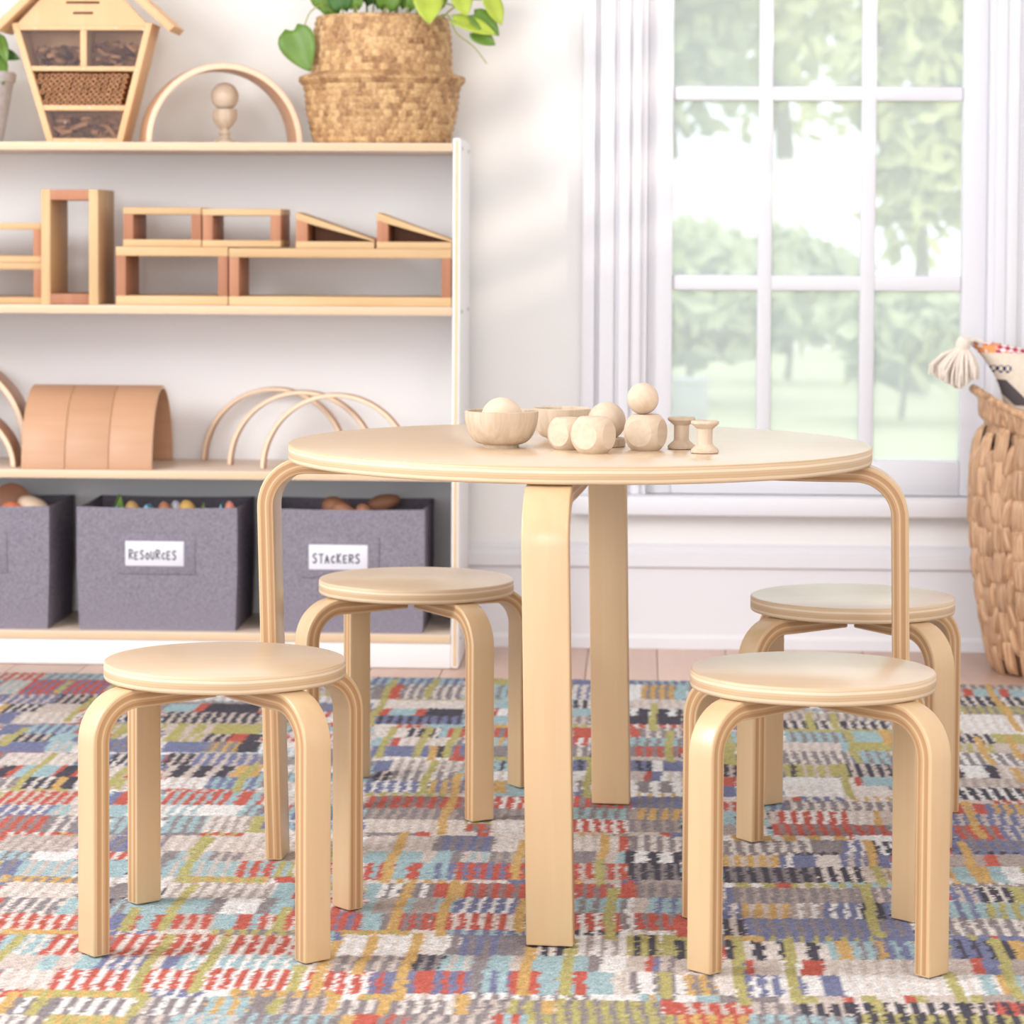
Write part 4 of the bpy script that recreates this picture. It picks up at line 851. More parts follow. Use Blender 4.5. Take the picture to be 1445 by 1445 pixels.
# bark, sticks and cones behind wire mesh
def chips(x0, x1, z0, z1, n, mats):
    for _ in range(n):
        L = random.uniform(0.012, 0.030); a = random.uniform(-0.9, 0.9); r = random.uniform(0.0028, 0.0055)
        cx = random.uniform(x0+0.010, x1-0.010); cz = random.uniform(z0+0.004, z1-0.006)
        hx = min(L/2*abs(math.cos(a)), cx-x0-0.002, x1-cx-0.002); hz = min(L/2*abs(math.sin(a)), cz-z0-0.002, z1-cz-0.002)
        me = MB().tube([(-hx, 0, -hz*math.copysign(1, a)), (0, 0.001, 0.0006), (hx, 0, hz*math.copysign(1, a))], [r*0.8, r, r*0.7], 6).mesh('bark_chip', random.choice(mats), smooth=True)
        ob('bark_chip', me, bh, Vector((cx, random.uniform(YF+0.014, YF+0.07), cz))-BO)
chips(xl(1.13)+T_, -1.0690, 1.1275, 1.170, 34, [M_bark, M_bark, M_bark2]); chips(-1.0560, xr(1.13)-T_, 1.1275, 1.178, 36, [M_bark, M_bark2]); chips(xl(0.995)+T_, xr(0.995)-T_, 0.990, 1.038, 46, [M_bark2, M_bark2, M_bark])
def cone(x, z, rz, s):
    mb = MB()
    for k in range(9):
        zz = -0.016+0.0038*k; rr = 0.0135*math.sin(math.pi*(k+1.2)/11)
        mb.lathe([(rr*0.5, zz), (rr, zz+0.0024), (rr*0.6, zz+0.0036)], 12, mod=lambda r, z_, a, k2: (r*(1+0.14*math.sin(6*a+k*1.6)), z_))
    ob('pine_cone', mb.mesh('pine_cone', M_bark, smooth=True), bh, Vector((x, YF+0.03, z))-BO, (0.4, rz, 0), (s, s, s))
for x, z, rz, s in ((-1.140, 1.144, 0.8, 0.9), (-1.100, 1.152, -0.6, 1.05), (-0.985, 1.158, 0.7, 0.9)): cone(x, z, rz, s)
def wires(z0, z1, fx0, fx1):
    mb = MB(); p = 0.0047; w_ = 0.0003; y = YF+0.0055
    z = z0+p/2
    while z < z1: mb.box(fx0(z), fx1(z), y, y+2*w_, z-w_, z+w_); z += p
    x = fx0(z1)+p/2
    while x < fx1(z1):
        zb = z0
        while zb < z1 and not (fx0(zb) <= x <= fx1(zb)): zb += 0.002
        if zb < z1: mb.box(x-w_, x+w_, y-2*w_, y, zb, z1)
        x += p
    o = ob('wire_mesh', mb.mesh('wire_mesh', M_wire), bh, -BO); o['kind'] = 'stuff'
wires(1.1270, 1.1955, lambda z: xl(z)+T_, lambda z: -1.0688); wires(1.1270, 1.1955, lambda z: -1.0566, lambda z: xr(z)-T_); wires(0.9900, 1.0430, lambda z: xl(z)+T_, lambda z: xr(z)-T_)

# ------------------------------------------------------------------ leaves
def leaf(name, base, tip, wd, up, mat, parent, org, curl=0.15, fold=0.25):
    base, tip, up = Vector(base), Vector(tip), Vector(up).normalized()
    d = tip-base; L = d.length; d.normalize(); side = d.cross(up).normalized(); up = side.cross(d)
    mb = MB(); n, mI = 9, 6; c = (base+tip)/2
    for k in range(n+1):
        s = k/n
        hw = wd*0.5*(math.sin(math.pi*min(1, s*0.98+0.02)**0.62)**0.8 if s < 1 else 0.0)
        for i in range(mI+1):
            q = i/mI*2-1
            back = -0.10*L*(abs(q)**1.5)*(1-s)**2
            p = base + d*(L*s + back) + side*(hw*q) + up*(fold*hw*abs(q) - curl*L*s*s + 0.03*L*math.sin(7*s)*q)
            mb.v.append(tuple(p-c))
    for k in range(n):
        for i in range(mI):
            a = k*(mI+1)+i; mb.face([a, a+1, a+mI+2, a+mI+1])
    me = mb.mesh(name, mat, smooth=True, sharp=180)
    o = ob(name, me, parent, c-Vector(org))
    so = o.modifiers.new('thickness', 'SOLIDIFY'); so.thickness = 0.0007
    return o
def stem(pts, r, parent, org, name='stem'):
    c = Vector(pts[0]); P = [Vector(p)-c for p in pts]
    # smooth the polyline
    out = []
    for i in range(len(P)-1):
        p0, p1, p2, p3 = P[max(i-1, 0)], P[i], P[i+1], P[min(i+2, len(P)-1)]
        for k in range(5):
            u = k/5
            out.append(0.5*((2*p1)+(p2-p0)*u+(2*p0-5*p1+4*p2-p3)*u*u+(3*p1-p0-3*p2+p3)*u**3))
    out.append(P[-1])
    return ob(name, MB().tube(out, [r*(1-0.4*i/len(out)) for i in range(len(out))], 7).mesh(name, M_stem, smooth=True), parent, c-Vector(org))

# ------------------------------------------------------------------ seagrass belly basket with a trailing plant
m, nt, b = newmat('seagrass')
tc = N(nt, 'ShaderNodeTexCoord'); n1 = N(nt, 'ShaderNodeTexNoise'); n1.inputs['Scale'].default_value = 160; n1.inputs['Detail'].default_value = 3
nt.links.new(tc.outputs['Object'], n1.inputs['Vector'])
vc = N(nt, 'ShaderNodeVertexColor'); vc.layer_name = 'strand_tint'
ad = N(nt, 'ShaderNodeMath', operation='MULTIPLY_ADD'); ad.inputs[1].default_value = 0.65
nt.links.new(n1.outputs['Fac'], ad.inputs[0]); hm = N(nt, 'ShaderNodeMath', operation='MULTIPLY'); hm.inputs[1].default_value = 0.35
nt.links.new(vc.outputs['Color'], hm.inputs[0]); nt.links.new(hm.outputs[0], ad.inputs[2])
rp = N(nt, 'ShaderNodeValToRGB'); e = rp.color_ramp.elements
e[0].position = 0.22; e[0].color = lin((138, 100, 70)); e[1].position = 0.78; e[1].color = lin((226, 190, 140))
e2 = rp.color_ramp.elements.new(0.5); e2.color = lin((190, 150, 106))
nt.links.new(ad.outputs[0], rp.inputs['Fac']); nt.links.new(rp.outputs['Color'], b.inputs['Base Color'])
b.inputs['Roughness'].default_value = 0.65; b.inputs['Specular IOR Level'].default_value = 0.3
M_sea = m

BC = (-0.4985, 5.432)
key = [(0.122, ZT+0.0005), (0.1285, ZT+0.003), (0.1375, 1.020), (0.1440, 1.055), (0.1470, 1.085), (0.1530, 1.098), (0.1580, 1.1040), (0.1565, 1.1100), (0.1440, 1.1150), (0.1330, 1.1230), (0.1320, 1.150), (0.1300, 1.190), (0.1245, 1.2235)]
prof = smooth_prof(key, 7)
SEG = 256
def weave(r, z, a, k):
    row = (z-ZT)/0.0125; st = a/(2*math.pi)*64
    ph = st + 0.5*(math.floor(row) % 2)
    amp = 0.0034*min(1, max(0, (z-ZT)/0.004))
    return (r + amp*(abs(math.sin(math.pi*row))**0.6)*(0.35+0.65*abs(math.sin(math.pi*ph))) , z + 0.012*(r-0.12)*math.cos(a)*(1 if z > 1.05 else 0))
fine = []
for i in range(len(prof)-1):
    for k in range(2):
        u = k/2; fine.append((prof[i][0]*(1-u)+prof[i+1][0]*u, prof[i][1]*(1-u)+prof[i+1][1]*u))
fine.append(prof[-1])
pt = thing('potted_plant', 'trailing green plant in a woven seagrass belly basket', 'plant', (*BC, ZT))
PO = Vector((*BC, ZT))
def shift(mb, o): mb.v = [(v[0]-o[0], v[1]-o[1], v[2]-o[2]) for v in mb.v]; return mb
ob('basket', shift(MB().lathe(fine + [(0.1225, 1.2260), (0.1190, 1.2240), (0.1190, 1.190)], SEG, BC, mod=lambda r, z, a, k: weave(r, z, a, k) if k < len(fine) else (r, z), cap1=False), PO).mesh('basket', M_sea, smooth=True, sharp=60), pt)
bme = pt.children[0].data if pt.children else bpy.data.meshes['basket']
tint = bme.color_attributes.new('strand_tint', 'FLOAT_COLOR', 'POINT')
tr_ = np.random.default_rng(3).random((40, 66))
for i_, v_ in enumerate(bme.vertices):
    rw = int((v_.co.z)/0.0125) % 40; ph_ = (math.atan2(v_.co.y, v_.co.x)/(2*math.pi) % 1.0)*64 + 0.5*(rw % 2)
    t_ = float(tr_[rw, int(ph_) % 64]); tint.data[i_].color = (t_, t_, t_, 1)
ob('soil', shift(MB().lathe([(0.001, 1.206), (0.1195, 1.203)], 48, BC, cap0=False, cap1=False), PO).mesh('soil', M_soil, smooth=True), pt)
def L(base, tip, wd, up, mat, **k): leaf('leaf', base, tip, wd, up, mat, pt, PO, **k)
def S(pts, r=0.0018): stem(pts, r, pt, PO)
# left hanging leaf
S([(-0.575, 5.40, 1.205), (-0.600, 5.38, 1.245), (-0.628, 5.365, 1.232), (-0.640, 5.362, 1.205)])
L((-0.662, 5.366, 1.196), (-0.630, 5.358, 1.118), 0.072, (-0.2, -1, 0.1), M_leafA, curl=0.05)
# upright stems and leaves above the rim
ups = [(-0.585, 5.40, -0.600, 1.262, 0.045, 'A'), (-0.560, 5.37, -0.575, 1.275, 0.050, 'C'), (-0.535, 5.36, -0.548, 1.285, 0.040, 'A'), (-0.515, 5.38, -0.505, 1.300, 0.060, 'C'), (-0.490, 5.36, -0.480, 1.280, 0.048, 'A'),
       (-0.470, 5.40, -0.462, 1.310, 0.060, 'C'), (-0.450, 5.37, -0.440, 1.285, 0.050, 'A'), (-0.430, 5.39, -0.425, 1.300, 0.050, 'C'), (-0.550, 5.45, -0.560, 1.330, 0.070, 'C'), (-0.500, 5.47, -0.500, 1.350, 0.075, 'A'),
       (-0.455, 5.47, -0.440, 1.335, 0.070, 'C'), (-0.590, 5.44, -0.620, 1.300, 0.060, 'A'), (-0.405, 5.42, -0.385, 1.300, 0.055, 'A'), (-0.525, 5.42, -0.530, 1.340, 0.06, 'B'), (-0.475, 5.43, -0.470, 1.335, 0.06, 'B')]
for x, y, tx, tz, wd, mm in ups:
    S([(x, y, 1.204), (x*0.6+tx*0.4, y-0.005, 1.204+(tz-1.204)*0.3), (x*0.4+tx*0.6, y-0.008, 1.204+(tz-1.204)*0.5)], 0.0022)
    L((x*0.4+tx*0.6, y-0.008, 1.204+(tz-1.204)*0.45), (tx+random.uniform(-0.02, 0.02), y-0.02, tz+0.03), wd, (random.uniform(-0.5, 0.5), -1, 0.2), {'A': M_leafA, 'B': M_leafB, 'C': M_leafC}[mm], curl=0.1)
# lime leaf folding over the rim, and the cluster trailing to the right
L((-0.405, 5.335, 1.262), (-0.398, 5.300, 1.208), 0.058, (0.2, -1, 0.5), M_leafB, curl=0.12)
S([(-0.440, 5.40, 1.205), (-0.385, 5.36, 1.245), (-0.345, 5.345, 1.235), (-0.320, 5.345, 1.205)], 0.0019)
S([(-0.420, 5.38, 1.205), (-0.370, 5.345, 1.225), (-0.350, 5.335, 1.190), (-0.318, 5.335, 1.165), (-0.292, 5.335, 1.132)], 0.0017)
S([(-0.400, 5.40, 1.206), (-0.340, 5.36, 1.250), (-0.285, 5.355, 1.252)], 0.0018)
L((-0.318, 5.350, 1.225), (-0.268, 5.340, 1.188), 0.046, (0.3, -1, 0.5), M_leafA, curl=0.1)
L((-0.355, 5.340, 1.215), (-0.272, 5.330, 1.190), 0.040, (0.0, -1, 0.9), M_leafB, curl=0.08)
L((-0.318, 5.345, 1.192), (-0.276, 5.338, 1.168), 0.036, (0.2, -1, 0.3), M_leafA, curl=0.05)
L((-0.292, 5.352, 1.262), (-0.264, 5.345, 1.205), 0.040, (0.5, -1, 0.2), M_leafB, curl=0.05)
L((-0.345, 5.345, 1.262), (-0.330, 5.335, 1.222), 0.040, (0.2, -1, 0.4), M_leafB, curl=0.1)

# ------------------------------------------------------------------ tapered pot with greenery at the far left
PC = (-1.292, 5.424)
pp = thing('potted_plant', 'leafy plant in a pale tapered pot at the far left', 'plant', (*PC, ZT))
PP = Vector((*PC, ZT))
mb = MB().lathe([(0.054, ZT+0.0003), (0.057, ZT+0.003), (0.068, 1.04), (0.078, 1.098), (0.0835, 1.100), (0.0845, 1.1160), (0.0820, 1.1185), (0.0770, 1.1160), (0.072, 1.09)], 96, PC, cap1=False,
               mod=lambda r, z, a, k: (r + (0.0012*abs(math.sin(24*a)) if 1 <= k <= 3 else 0), z))
ob('pot', shift(mb, PP).mesh('pot', plain('pale_grey_pot', (206, 204, 208), 0.7, noise=0.3, nscale=90), smooth=True, sharp=40), pp)
ob('soil', shift(MB().lathe([(0.001, 1.100), (0.0735, 1.098)], 32, PC, cap0=False, cap1=False), PP).mesh('soil', M_soil), pp)
for k in range(16):
    a = random.uniform(0, 6.28); rr = random.uniform(0.01, 0.05); x, y = PC[0]+rr*math.cos(a), PC[1]+rr*math.sin(a)*0.7
    ox, oz = random.uniform(-0.09, 0.065), random.uniform(0.02, 0.13)
    stem([(x, y, 1.099), (x+ox*0.3, y, 1.12+oz*0.6), (PC[0]+ox, y-0.02, 1.12+oz)], 0.0015, pp, PP)
    leaf('leaf', (PC[0]+ox, y-0.02, 1.12+oz), (PC[0]+ox*1.25+0.012, y-0.05, 1.12+oz-0.045), random.uniform(0.025, 0.045), (0.2, -1, 0.6), random.choice([M_leafA, M_leafC, M_leafA]), pp, PP)
leaf('leaf', (-1.232, 5.40, 1.185), (-1.214, 5.385, 1.135), 0.022, (0.3, -1, 0.4), M_leafA, pp, PP); leaf('leaf', (-1.238, 5.42, 1.155), (-1.196, 5.405, 1.146), 0.026, (0.0, -1, 0.5), M_leafC, pp, PP)

# ------------------------------------------------------------------ big woven basket at the right
m, nt, b = newmat('water_hyacinth')
tc = N(nt, 'ShaderNodeTexCoord'); mp = N(nt, 'ShaderNodeMapping'); mp.inputs['Scale'].default_value = (160, 160, 14)
oi = N(nt, 'ShaderNodeObjectInfo'); ad = N(nt, 'ShaderNodeVectorMath', operation='ADD'); cv = N(nt, 'ShaderNodeCombineXYZ')
mm_ = N(nt, 'ShaderNodeMath', operation='MULTIPLY'); mm_.inputs[1].default_value = 9.0; nt.links.new(oi.outputs['Random'], mm_.inputs[0])
for k in range(3): nt.links.new(mm_.outputs[0], cv.inputs[k])
nt.links.new(tc.outputs['Object'], ad.inputs[0]); nt.links.new(cv.outputs[0], ad.inputs[1]); nt.links.new(ad.outputs[0], mp.inputs['Vector'])
no = N(nt, 'ShaderNodeTexNoise'); no.inputs['Scale'].default_value = 1; no.inputs['Detail'].default_value = 4; nt.links.new(mp.outputs[0], no.inputs['Vector'])
rp = N(nt, 'ShaderNodeValToRGB'); e = rp.color_ramp.elements; e[0].position = 0.3; e[0].color = lin((160, 116, 84)); e[1].position = 0.70; e[1].color = lin((220, 180, 142))
nt.links.new(no.outputs['Fac'], rp.inputs['Fac'])
hv = N(nt, 'ShaderNodeHueSaturation'); mr = N(nt, 'ShaderNodeMapRange'); mr.inputs['To Min'].default_value = 0.82; mr.inputs['To Max'].default_value = 1.1
nt.links.new(oi.outputs['Random'], mr.inputs['Value']); nt.links.new(mr.outputs[0], hv.inputs['Value']); nt.links.new(rp.outputs['Color'], hv.inputs['Color'])
nt.links.new(hv.outputs['Color'], b.inputs['Base Color'])
bp = N(nt, 'ShaderNodeBump'); bp.inputs['Strength'].default_value = 0.4; bp.inputs['Distance'].default_value = 0.002
nt.links.new(no.outputs['Fac'], bp.inputs['Height']); nt.links.new(bp.outputs['Normal'], b.inputs['Normal'])
b.inputs['Roughness'].default_value = 0.6
M_hya = m
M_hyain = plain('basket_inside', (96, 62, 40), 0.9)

KC = (0.8030, 5.362)
bk = thing('woven_basket', 'large plaited water hyacinth basket standing below the window', 'basket', (*KC, ZF))
KO = Vector((*KC, ZF))
def Rk(z):                       # body radius over height
    pts = [(-0.008, 0.132), (0.02, 0.142), (0.10, 0.158), (0.19, 0.172), (0.29, 0.180), (0.37, 0.179), (0.415, 0.174), (0.45, 0.166)]
    for (a, ra), (b_, rb2) in zip(pts[:-1], pts[1:]):
        if z <= b_: return ra + (rb2-ra)*(z-a)/(b_-a)
    return pts[-1][1]
zl = [ZF+0.0005, 0.02, 0.06, 0.10, 0.15, 0.19, 0.24, 0.29, 0.33, 0.37, 0.40, 0.42]
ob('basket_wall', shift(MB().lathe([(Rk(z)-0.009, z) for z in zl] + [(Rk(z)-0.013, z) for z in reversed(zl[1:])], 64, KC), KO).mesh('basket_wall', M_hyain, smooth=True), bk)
def lobe(w_, h, d):
    mb = MB(); n, mI = 7, 7
    for k in range(n+1):
        v = k/n*2-1
        for i in range(mI+1):
            u = i/mI*2-1
            prof_ = (1-abs(v)**4.0); hw = w_/2*(0.86+0.14*prof_)
            mb.v.append((d*prof_*(1-0.8*abs(u)**3) - 0.002, hw*u, h/2*v))
    for k in range(n):
        for i in range(mI):
            a = k*(mI+1)+i; mb.face([a, a+1, a+mI+2, a+mI+1])
    return mb.mesh('strand', M_hya, smooth=True, sharp=180)
lw_, ln_ = lobe(0.033, 0.074, 0.0125), lobe(0.020, 0.062, 0.0125)
NC = 22
for c_ in range(NC*2):
    a = 2*math.pi*(c_/(NC*2)) + 0.07
    wide = c_ % 2 == 0
    z = -0.012 + (0.0 if wide else 0.030) + (0.012 if (c_//2) % 2 else 0)
    while z < 0.425:
        zc = z+0.030
        if zc < 0.425 and zc > 0.012:
            r = Rk(zc)-0.008; sl = math.atan2(Rk(zc+0.03)-Rk(zc-0.03), 0.06)
            k_ = Rk(zc)/0.176
            o = ob('strand', lw_ if wide else ln_, bk, Vector((KC[0]+r*math.cos(a), KC[1]+r*math.sin(a), zc))-KO, scale=(1, k_*1.05, 1))
            o.rotation_euler = (Matrix.Rotation(a, 3, 'Z') @ Matrix.Rotation(sl, 3, 'Y') @ Matrix.Rotation(0 if wide else random.choice((-0.25, 0.25)), 3, 'X')).to_euler()
        z += 0.056 if wide else 0.048
# raised collar that flares into handles at the sides
def ctop(a): return 0.462 + 0.062*abs(math.cos(a))**2.2
mb = MB(); n = 96
for j in range(9):
    s = j/8
    for i in range(n):
        a = 2*math.pi*i/n; z = 0.405 + (ctop(a)-0.405)*s
        r = 0.150 - 0.006*math.sin(math.pi*min(1, s*1.6)) + 0.026*max(0, s-0.25)*abs(math.cos(a))
        mb.v.append((KC[0]+r*math.cos(a), KC[1]+r*math.sin(a), z))
for j in range(8):
    for i in range(n):
        k2 = (i+1) % n; mb.face([j*n+i, j*n+k2, (j+1)*n+k2, (j+1)*n+i])
o = ob('collar', shift(mb, KO).mesh('collar', M_hya, smooth=True, sharp=180), bk)
so = o.modifiers.new('thickness', 'SOLIDIFY'); so.thickness = 0.006; so.offset = -1
# twisted strands over the collar and its braided rim
ls = lobe(0.022, 0.046, 0.009)
for i in range(34):
    a = 2*math.pi*(i/34)
    for s, wob in ((0.30, 0.3), (0.72, -0.3)):
        z = 0.405+(ctop(a)-0.405)*s; r = 0.1455 + 0.026*max(0, s-0.25)*abs(math.cos(a))
        o = ob('strand', ls, bk, Vector((KC[0]+r*math.cos(a), KC[1]+r*math.sin(a), z))-KO)
        o.rotation_euler = (Matrix.Rotation(a, 3, 'Z') @ Matrix.Rotation(wob, 3, 'X')).to_euler()
for i in range(40):
    a0 = 2*math.pi*i/40; a1 = a0 + 2*math.pi/40*1.5
    P = []
    for k in range(5):
        a = a0+(a1-a0)*k/4; r = 0.152 + 0.021*abs(math.cos(a)) + 0.003*math.cos(math.pi*k/4); z = ctop(a) + 0.004*math.sin(math.pi*k/4) - 0.002
        P.append(Vector((KC[0]+r*math.cos(a), KC[1]+r*math.sin(a), z)))
    c0 = P[2].copy()
    ob('rim_strand', MB().tube([p-c0 for p in P], [0.004, 0.0068, 0.0078, 0.0068, 0.004], 8).mesh('rim_strand', M_hya, smooth=True), bk, c0-KO)

# ------------------------------------------------------------------ cushion with tassel in the basket
m, nt, b = newmat('cushion_weave')
tc = N(nt, 'ShaderNodeTexCoord'); sp_ = N(nt, 'ShaderNodeSeparateXYZ'); nt.links.new(tc.outputs['Object'], sp_.inputs[0])
no = N(nt, 'ShaderNodeTexNoise'); no.inputs['Scale'].default_value = 120; nt.links.new(tc.outputs['Object'], no.inputs['Vector'])
base = N(nt, 'ShaderNodeMix', data_type='RGBA'); base.inputs['A'].default_value = lin((236, 224, 208)); base.inputs['B'].default_value = lin((214, 196, 176)); nt.links.new(no.outputs['Fac'], base.inputs['Factor'])
# red, orange and white dashes in the top band
ck = N(nt, 'ShaderNodeTexChecker'); ck.inputs['Scale'].default_value = 1.0; ck.inputs['Color1'].default_value = lin((184, 60, 92)); ck.inputs['Color2'].default_value = lin((240, 230, 226))
mp = N(nt, 'ShaderNodeMapping'); mp.inputs['Scale'].default_value = (95, 40, 160); mp.inputs['Rotation'].default_value = (0, 0.5, 0); nt.links.new(tc.outputs['Object'], mp.inputs['Vector']); nt.links.new(mp.outputs[0], ck.inputs['Vector'])
ck2 = N(nt, 'ShaderNodeTexNoise'); ck2.inputs['Scale'].default_value = 45; nt.links.new(tc.outputs['Object'], ck2.inputs['Vector'])
orr = N(nt, 'ShaderNodeMix', data_type='RGBA'); orr.inputs['B'].default_value = lin((232, 158, 104))
rp2 = N(nt, 'ShaderNodeValToRGB'); rp2.color_ramp.elements[0].position = 0.56; rp2.color_ramp.elements[1].position = 0.6
nt.links.new(ck2.outputs['Fac'], rp2.inputs['Fac']); nt.links.new(rp2.outputs['Color'], orr.inputs['Factor']); nt.links.new(ck.outputs['Color'], orr.inputs['A'])
gt = N(nt, 'ShaderNodeMath', operation='GREATER_THAN'); gt.inputs[1].default_value = 0.108; nt.links.new(sp_.outputs[2], gt.inputs[0])
mA = N(nt, 'ShaderNodeMix', data_type='RGBA'); nt.links.new(gt.outputs[0], mA.inputs['Factor']); nt.links.new(base.outputs['Result'], mA.inputs['A']); nt.links.new(orr.outputs['Result'], mA.inputs['B'])
# navy dashes lower down
mp2 = N(nt, 'ShaderNodeMapping'); mp2.inputs['Scale'].default_value = (170, 20, 120); nt.links.new(tc.outputs['Object'], mp2.inputs['Vector'])
ck3 = N(nt, 'ShaderNodeTexChecker'); ck3.inputs['Scale'].default_value = 1; ck3.inputs['Color1'].default_value = (1, 1, 1, 1); ck3.inputs['Color2'].default_value = (0, 0, 0, 1); nt.links.new(mp2.outputs[0], ck3.inputs['Vector'])
w1 = N(nt, 'ShaderNodeMath', operation='COMPARE'); w1.inputs[1].default_value = 0.078; w1.inputs[2].default_value = 0.007; nt.links.new(sp_.outputs[2], w1.inputs[0])
lt = N(nt, 'ShaderNodeMath', operation='LESS_THAN'); lt.inputs[1].default_value = -0.108; nt.links.new(sp_.outputs[0], lt.inputs[0])
w0 = N(nt, 'ShaderNodeMath', operation='MULTIPLY'); nt.links.new(w1.outputs[0], w0.inputs[0]); nt.links.new(lt.outputs[0], w0.inputs[1])
w2 = N(nt, 'ShaderNodeMath', operation='MULTIPLY'); nt.links.new(w0.outputs[0], w2.inputs[0]); nt.links.new(ck3.outputs['Fac'], w2.inputs[1])
mB = N(nt, 'ShaderNodeMix', data_type='RGBA'); mB.inputs['B'].default_value = lin((58, 58, 92)); nt.links.new(w2.outputs[0], mB.inputs['Factor']); nt.links.new(mA.outputs['Result'], mB.inputs['A'])
# charcoal woven patch
gx = N(nt, 'ShaderNodeMath', operation='MULTIPLY_ADD'); gx.inputs[1].default_value = 1.0; nt.links.new(sp_.outputs[2], gx.inputs[0]); nt.links.new(sp_.outputs[0], gx.inputs[2])
g1 = N(nt, 'ShaderNodeMath', operation='COMPARE'); g1.inputs[1].default_value = -0.075; g1.inputs[2].default_value = 0.016; nt.links.new(gx.outputs[0], g1.inputs[0])
g2 = N(nt, 'ShaderNodeMath', operation='COMPARE'); g2.inputs[1].default_value = 0.034; g2.inputs[2].default_value = 0.024; nt.links.new(sp_.outputs[2], g2.inputs[0])
g3 = N(nt, 'ShaderNodeMath', operation='MULTIPLY'); nt.links.new(g1.outputs[0], g3.inputs[0]); nt.links.new(g2.outputs[0], g3.inputs[1])
mC = N(nt, 'ShaderNodeMix', data_type='RGBA'); mC.inputs['B'].default_value = lin((92, 84, 86)); nt.links.new(g3.outputs[0], mC.inputs['Factor']); nt.links.new(mB.outputs['Result'], mC.inputs['A'])
nt.links.new(mC.outputs['Result'], b.inputs['Base Color']); b.inputs['Roughness'].default_value = 0.9; b.inputs['Specular IOR Level'].default_value = 0.1
M_cush = m
M_tas = plain('tassel_yarn', (240, 226, 212), 0.85, 0.2, noise=0.25, nscale=200)

CC = Vector((0.803, 5.360, 0.486))
cu = thing('cushion', 'cream patterned cushion with a fringed tassel standing in the basket', 'cushion', (CC.x, CC.y, 0.37))
mb = MB(); n = 28
for side in (1, -1):
    for j in range(n+1):
        for i in range(n+1):
            u, v = i/n*2-1, j/n*2-1
            hx = 0.118 + 0.075*max(0, v)**2*abs(u)**3
            hz = 0.115 + (0.014*abs(u)**4 if v > 0 else 0)
            th = 0.052*((1-u**4)*(1-v**4))**0.5
            mb.v.append((hx*u, -side*th, hz*v + (0.006*math.sin(5*u) if v > 0 else 0)*v))
s2 = (n+1)*(n+1)
for j in range(n):
    for i in range(n):
        a = j*(n+1)+i
        mb.face([a, a+1, a+n+2, a+n+1]); mb.face([s2+a, s2+a+n+1, s2+a+n+2, s2+a+1])
me = mb.mesh('cushion_cover', M_cush)
bm = bmesh.new(); bm.from_mesh(me); bmesh.ops.remove_doubles(bm, verts=bm.verts, dist=1e-5); bmesh.ops.recalc_face_normals(bm, faces=bm.faces); bm.to_mesh(me); bm.free()
me.polygons.foreach_set('use_smooth', [True]*len(me.polygons))
ob('cushion_cover', me, cu, CC-Vector(cu.location))
hd = Vector((0.606, 5.335, 0.612))
prof = [(0.004, -0.016), (0.011, -0.012), (0.0145, -0.002), (0.0125, 0.008), (0.006, 0.0125), (0.001, 0.013)]
ob('tassel_head', MB().lathe(prof, 20).mesh('tassel_head', M_tas, smooth=True), cu, hd-Vector(cu.location), (0.1, 0.35, 0))
ob('tassel_cord', MB().tube([(0, 0, 0), (0.022, 0.01, 0.006), (0.047, 0.022, -0.004)], 0.004, 8).mesh('tassel_cord', M_tas, smooth=True), cu, hd-Vector(cu.location))
mb = MB()
for k in range(150):
    q = random.random()
    a = random.uniform(0, 2*math.pi); sp2 = random.random()**0.5
    ex = -0.018 + 0.046*sp2*math.cos(a)*1.02; ey = 0.026*sp2*math.sin(a)
    ez = -0.082 + 0.028*abs(ex+0.010)/0.05 + random.uniform(-0.007, 0.004)
    mb.tube([(0.006*math.cos(a), 0.006*math.sin(a), -0.008), (ex*0.62+0.002*math.sin(k), ey*0.7, ez*0.38), (ex*0.98, ey, ez*0.72), (ex, ey, ez)], [0.0022, 0.0027, 0.0025, 0.0016], 5)
o = ob('tassel_fringe', mb.mesh('tassel_fringe', M_tas, smooth=True), cu, hd-Vector(cu.location)); o['kind'] = 'stuff'

# ------------------------------------------------------------------ garden outside the window
GZ = -0.45
M_lawn = plain('lawn', (186, 186, 148), 0.95, 0.1, noise=0.2, nscale=1.2)
M_path = plain('pale_paving', (222, 216, 208), 0.8, 0.2, noise=0.2, nscale=3)
M_fol1 = plain('tree_foliage', (168, 172, 126), 0.7, 0.2, noise=0.2, nscale=3)
M_fol2 = plain('bush_foliage', (174, 180, 138), 0.7, 0.2, noise=0.2, nscale=4)
M_fol3 = plain('yellow_green_foliage', (192, 190, 130), 0.7, 0.2, noise=0.2, nscale=3)
M_trunk = plain('tree_bark', (120, 100, 84), 0.9)
M_fence = plain('white_fence_paint', (236, 234, 230), 0.7)
tag(ob('lawn', MB().box(-14, 18, YW+0.3, 70, GZ-0.1, GZ).mesh('lawn', M_lawn)), 'pale green lawn beyond the window', 'lawn')['kind'] = 'stuff'
struct(ob('trim_4', MB().box(-3, 4, YW+0.12, YW+0.5, GZ-0.1, ZF-0.05).mesh('foundation', M_path)))
tag(bx('garden_path', -6, 9, 31.0, 34.0, GZ, GZ+0.03, M_path), 'pale paved strip crossing the lawn', 'path')
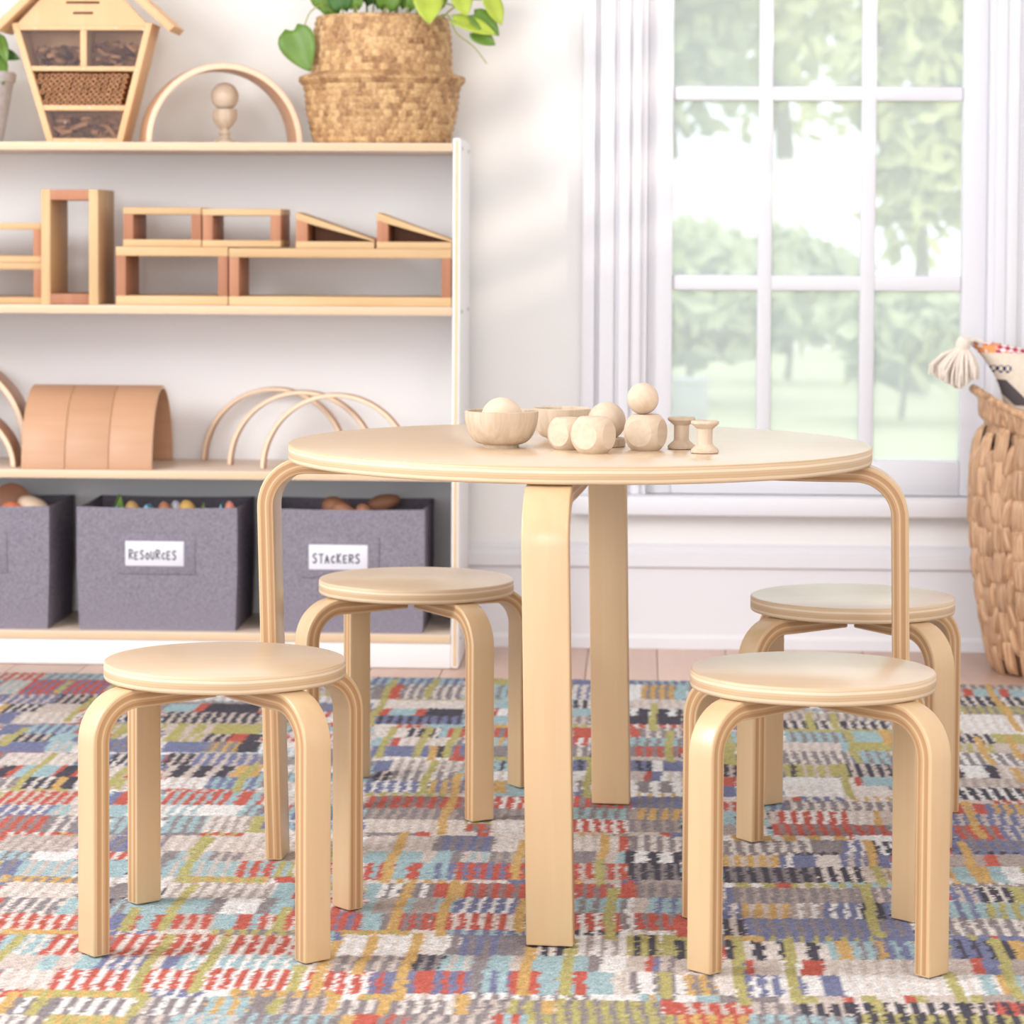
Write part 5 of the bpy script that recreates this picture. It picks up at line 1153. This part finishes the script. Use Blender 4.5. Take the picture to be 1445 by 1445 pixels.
def foliage(cx, cy, cz, rx, ry, rz, n, s, mat):
    mb = MB()
    P = rng.normal(0, 1, (n, 3)); P /= np.linalg.norm(P, axis=1)[:, None]; P *= rng.uniform(0.45, 1.0, (n, 1))
    for p in P:
        c = Vector((cx+rx*p[0]*(1+0.25*math.sin(5*p[2])), cy+ry*p[1], cz+rz*p[2]))
        a = Vector(rng.normal(0, 1, 3)).normalized(); b2 = a.orthogonal().normalized()
        a *= s*random.uniform(0.6, 1.2); b2 *= s*random.uniform(0.4, 0.8)
        k = len(mb.v); mb.v += [tuple(c-a), tuple(c-b2), tuple(c+a), tuple(c+b2)]; mb.face([k, k+1, k+2, k+3])
    return mb
def tree(name, label, cat, x, y, h, r, mat, trunk, n=1500, s=0.22, group='garden trees and bushes'):
    t = thing(name, label, cat, (x, y, GZ), 0, group)
    z0 = h*0.30 if trunk else 0.28
    f = ob('foliage', foliage(0, 0, (z0+h)/2, r, r, (h-z0)/2, n, s, mat).mesh('foliage', mat, smooth=False), t); f['kind'] = 'stuff'
    P = [(0, 0, 0.03), (0.05*r, 0, h*0.3), (-0.04*r, 0, h*0.6)]
    ob('trunk' if trunk else 'stem', MB().tube(P, [0.05*h*0.5, 0.035*h*0.5, 0.01*h], 8).mesh('trunk', M_trunk, smooth=True), t)
tree('garden_tree', 'tall tree seen through the upper left panes', 'tree', 0.3, 38, 7.5, 1.6, M_fol1, True)
tree('garden_tree', 'tall tree seen through the upper middle panes', 'tree', 2.1, 44, 8.5, 2.4, M_fol3, True)
tree('garden_tree', 'tall tree seen through the upper right panes', 'tree', 4.2, 36, 7.5, 1.7, M_fol1, True)
tree('garden_tree', 'yellow-green young tree behind the right panes', 'tree', 2.15, 22, 3.4, 0.55, M_fol3, True, 700, 0.14)
tree('garden_bush', 'round green bush seen through the left panes', 'bush', 0.35, 21, 1.35, 0.75, M_fol2, False, 1200, 0.13)
tree('garden_bush', 'low spreading bush seen through the middle panes', 'bush', 1.25, 24, 1.30, 0.60, M_fol2, False, 1000, 0.13)
tree('garden_bush', 'pale bush seen low through the right panes', 'bush', 1.75, 19, 0.95, 0.50, M_fol2, False, 900, 0.12)
fn = thing('garden_fence', 'white board fence in the garden behind the bushes', 'fence', (0.9, 30.0, GZ))
for k in range(16):
    bx('fence_board', -1.5+0.20*k, -1.5+0.20*k+0.185, 30.0, 30.03, GZ+0.1, GZ+2.05, M_fence, fn, 0)
for k in range(3): bx('fence_post', -1.55+1.6*k, -1.43+1.6*k, 30.03, 30.15, GZ, GZ+2.15, M_fence, fn, 0)
gp_ = thing('garden_planter', 'small grey planter box standing on the lawn', 'planter', (0.285, 16.0, GZ))
bx('box', 0.19, 0.38, 15.9, 16.1, GZ, GZ+0.42, plain('grey_zinc', (150, 150, 150), 0.6), gp_, 0.005)
bx('rim', 0.18, 0.39, 15.89, 16.11, GZ+0.42, GZ+0.45, plain('grey_zinc_rim', (165, 165, 165), 0.6), gp_, 0.004)
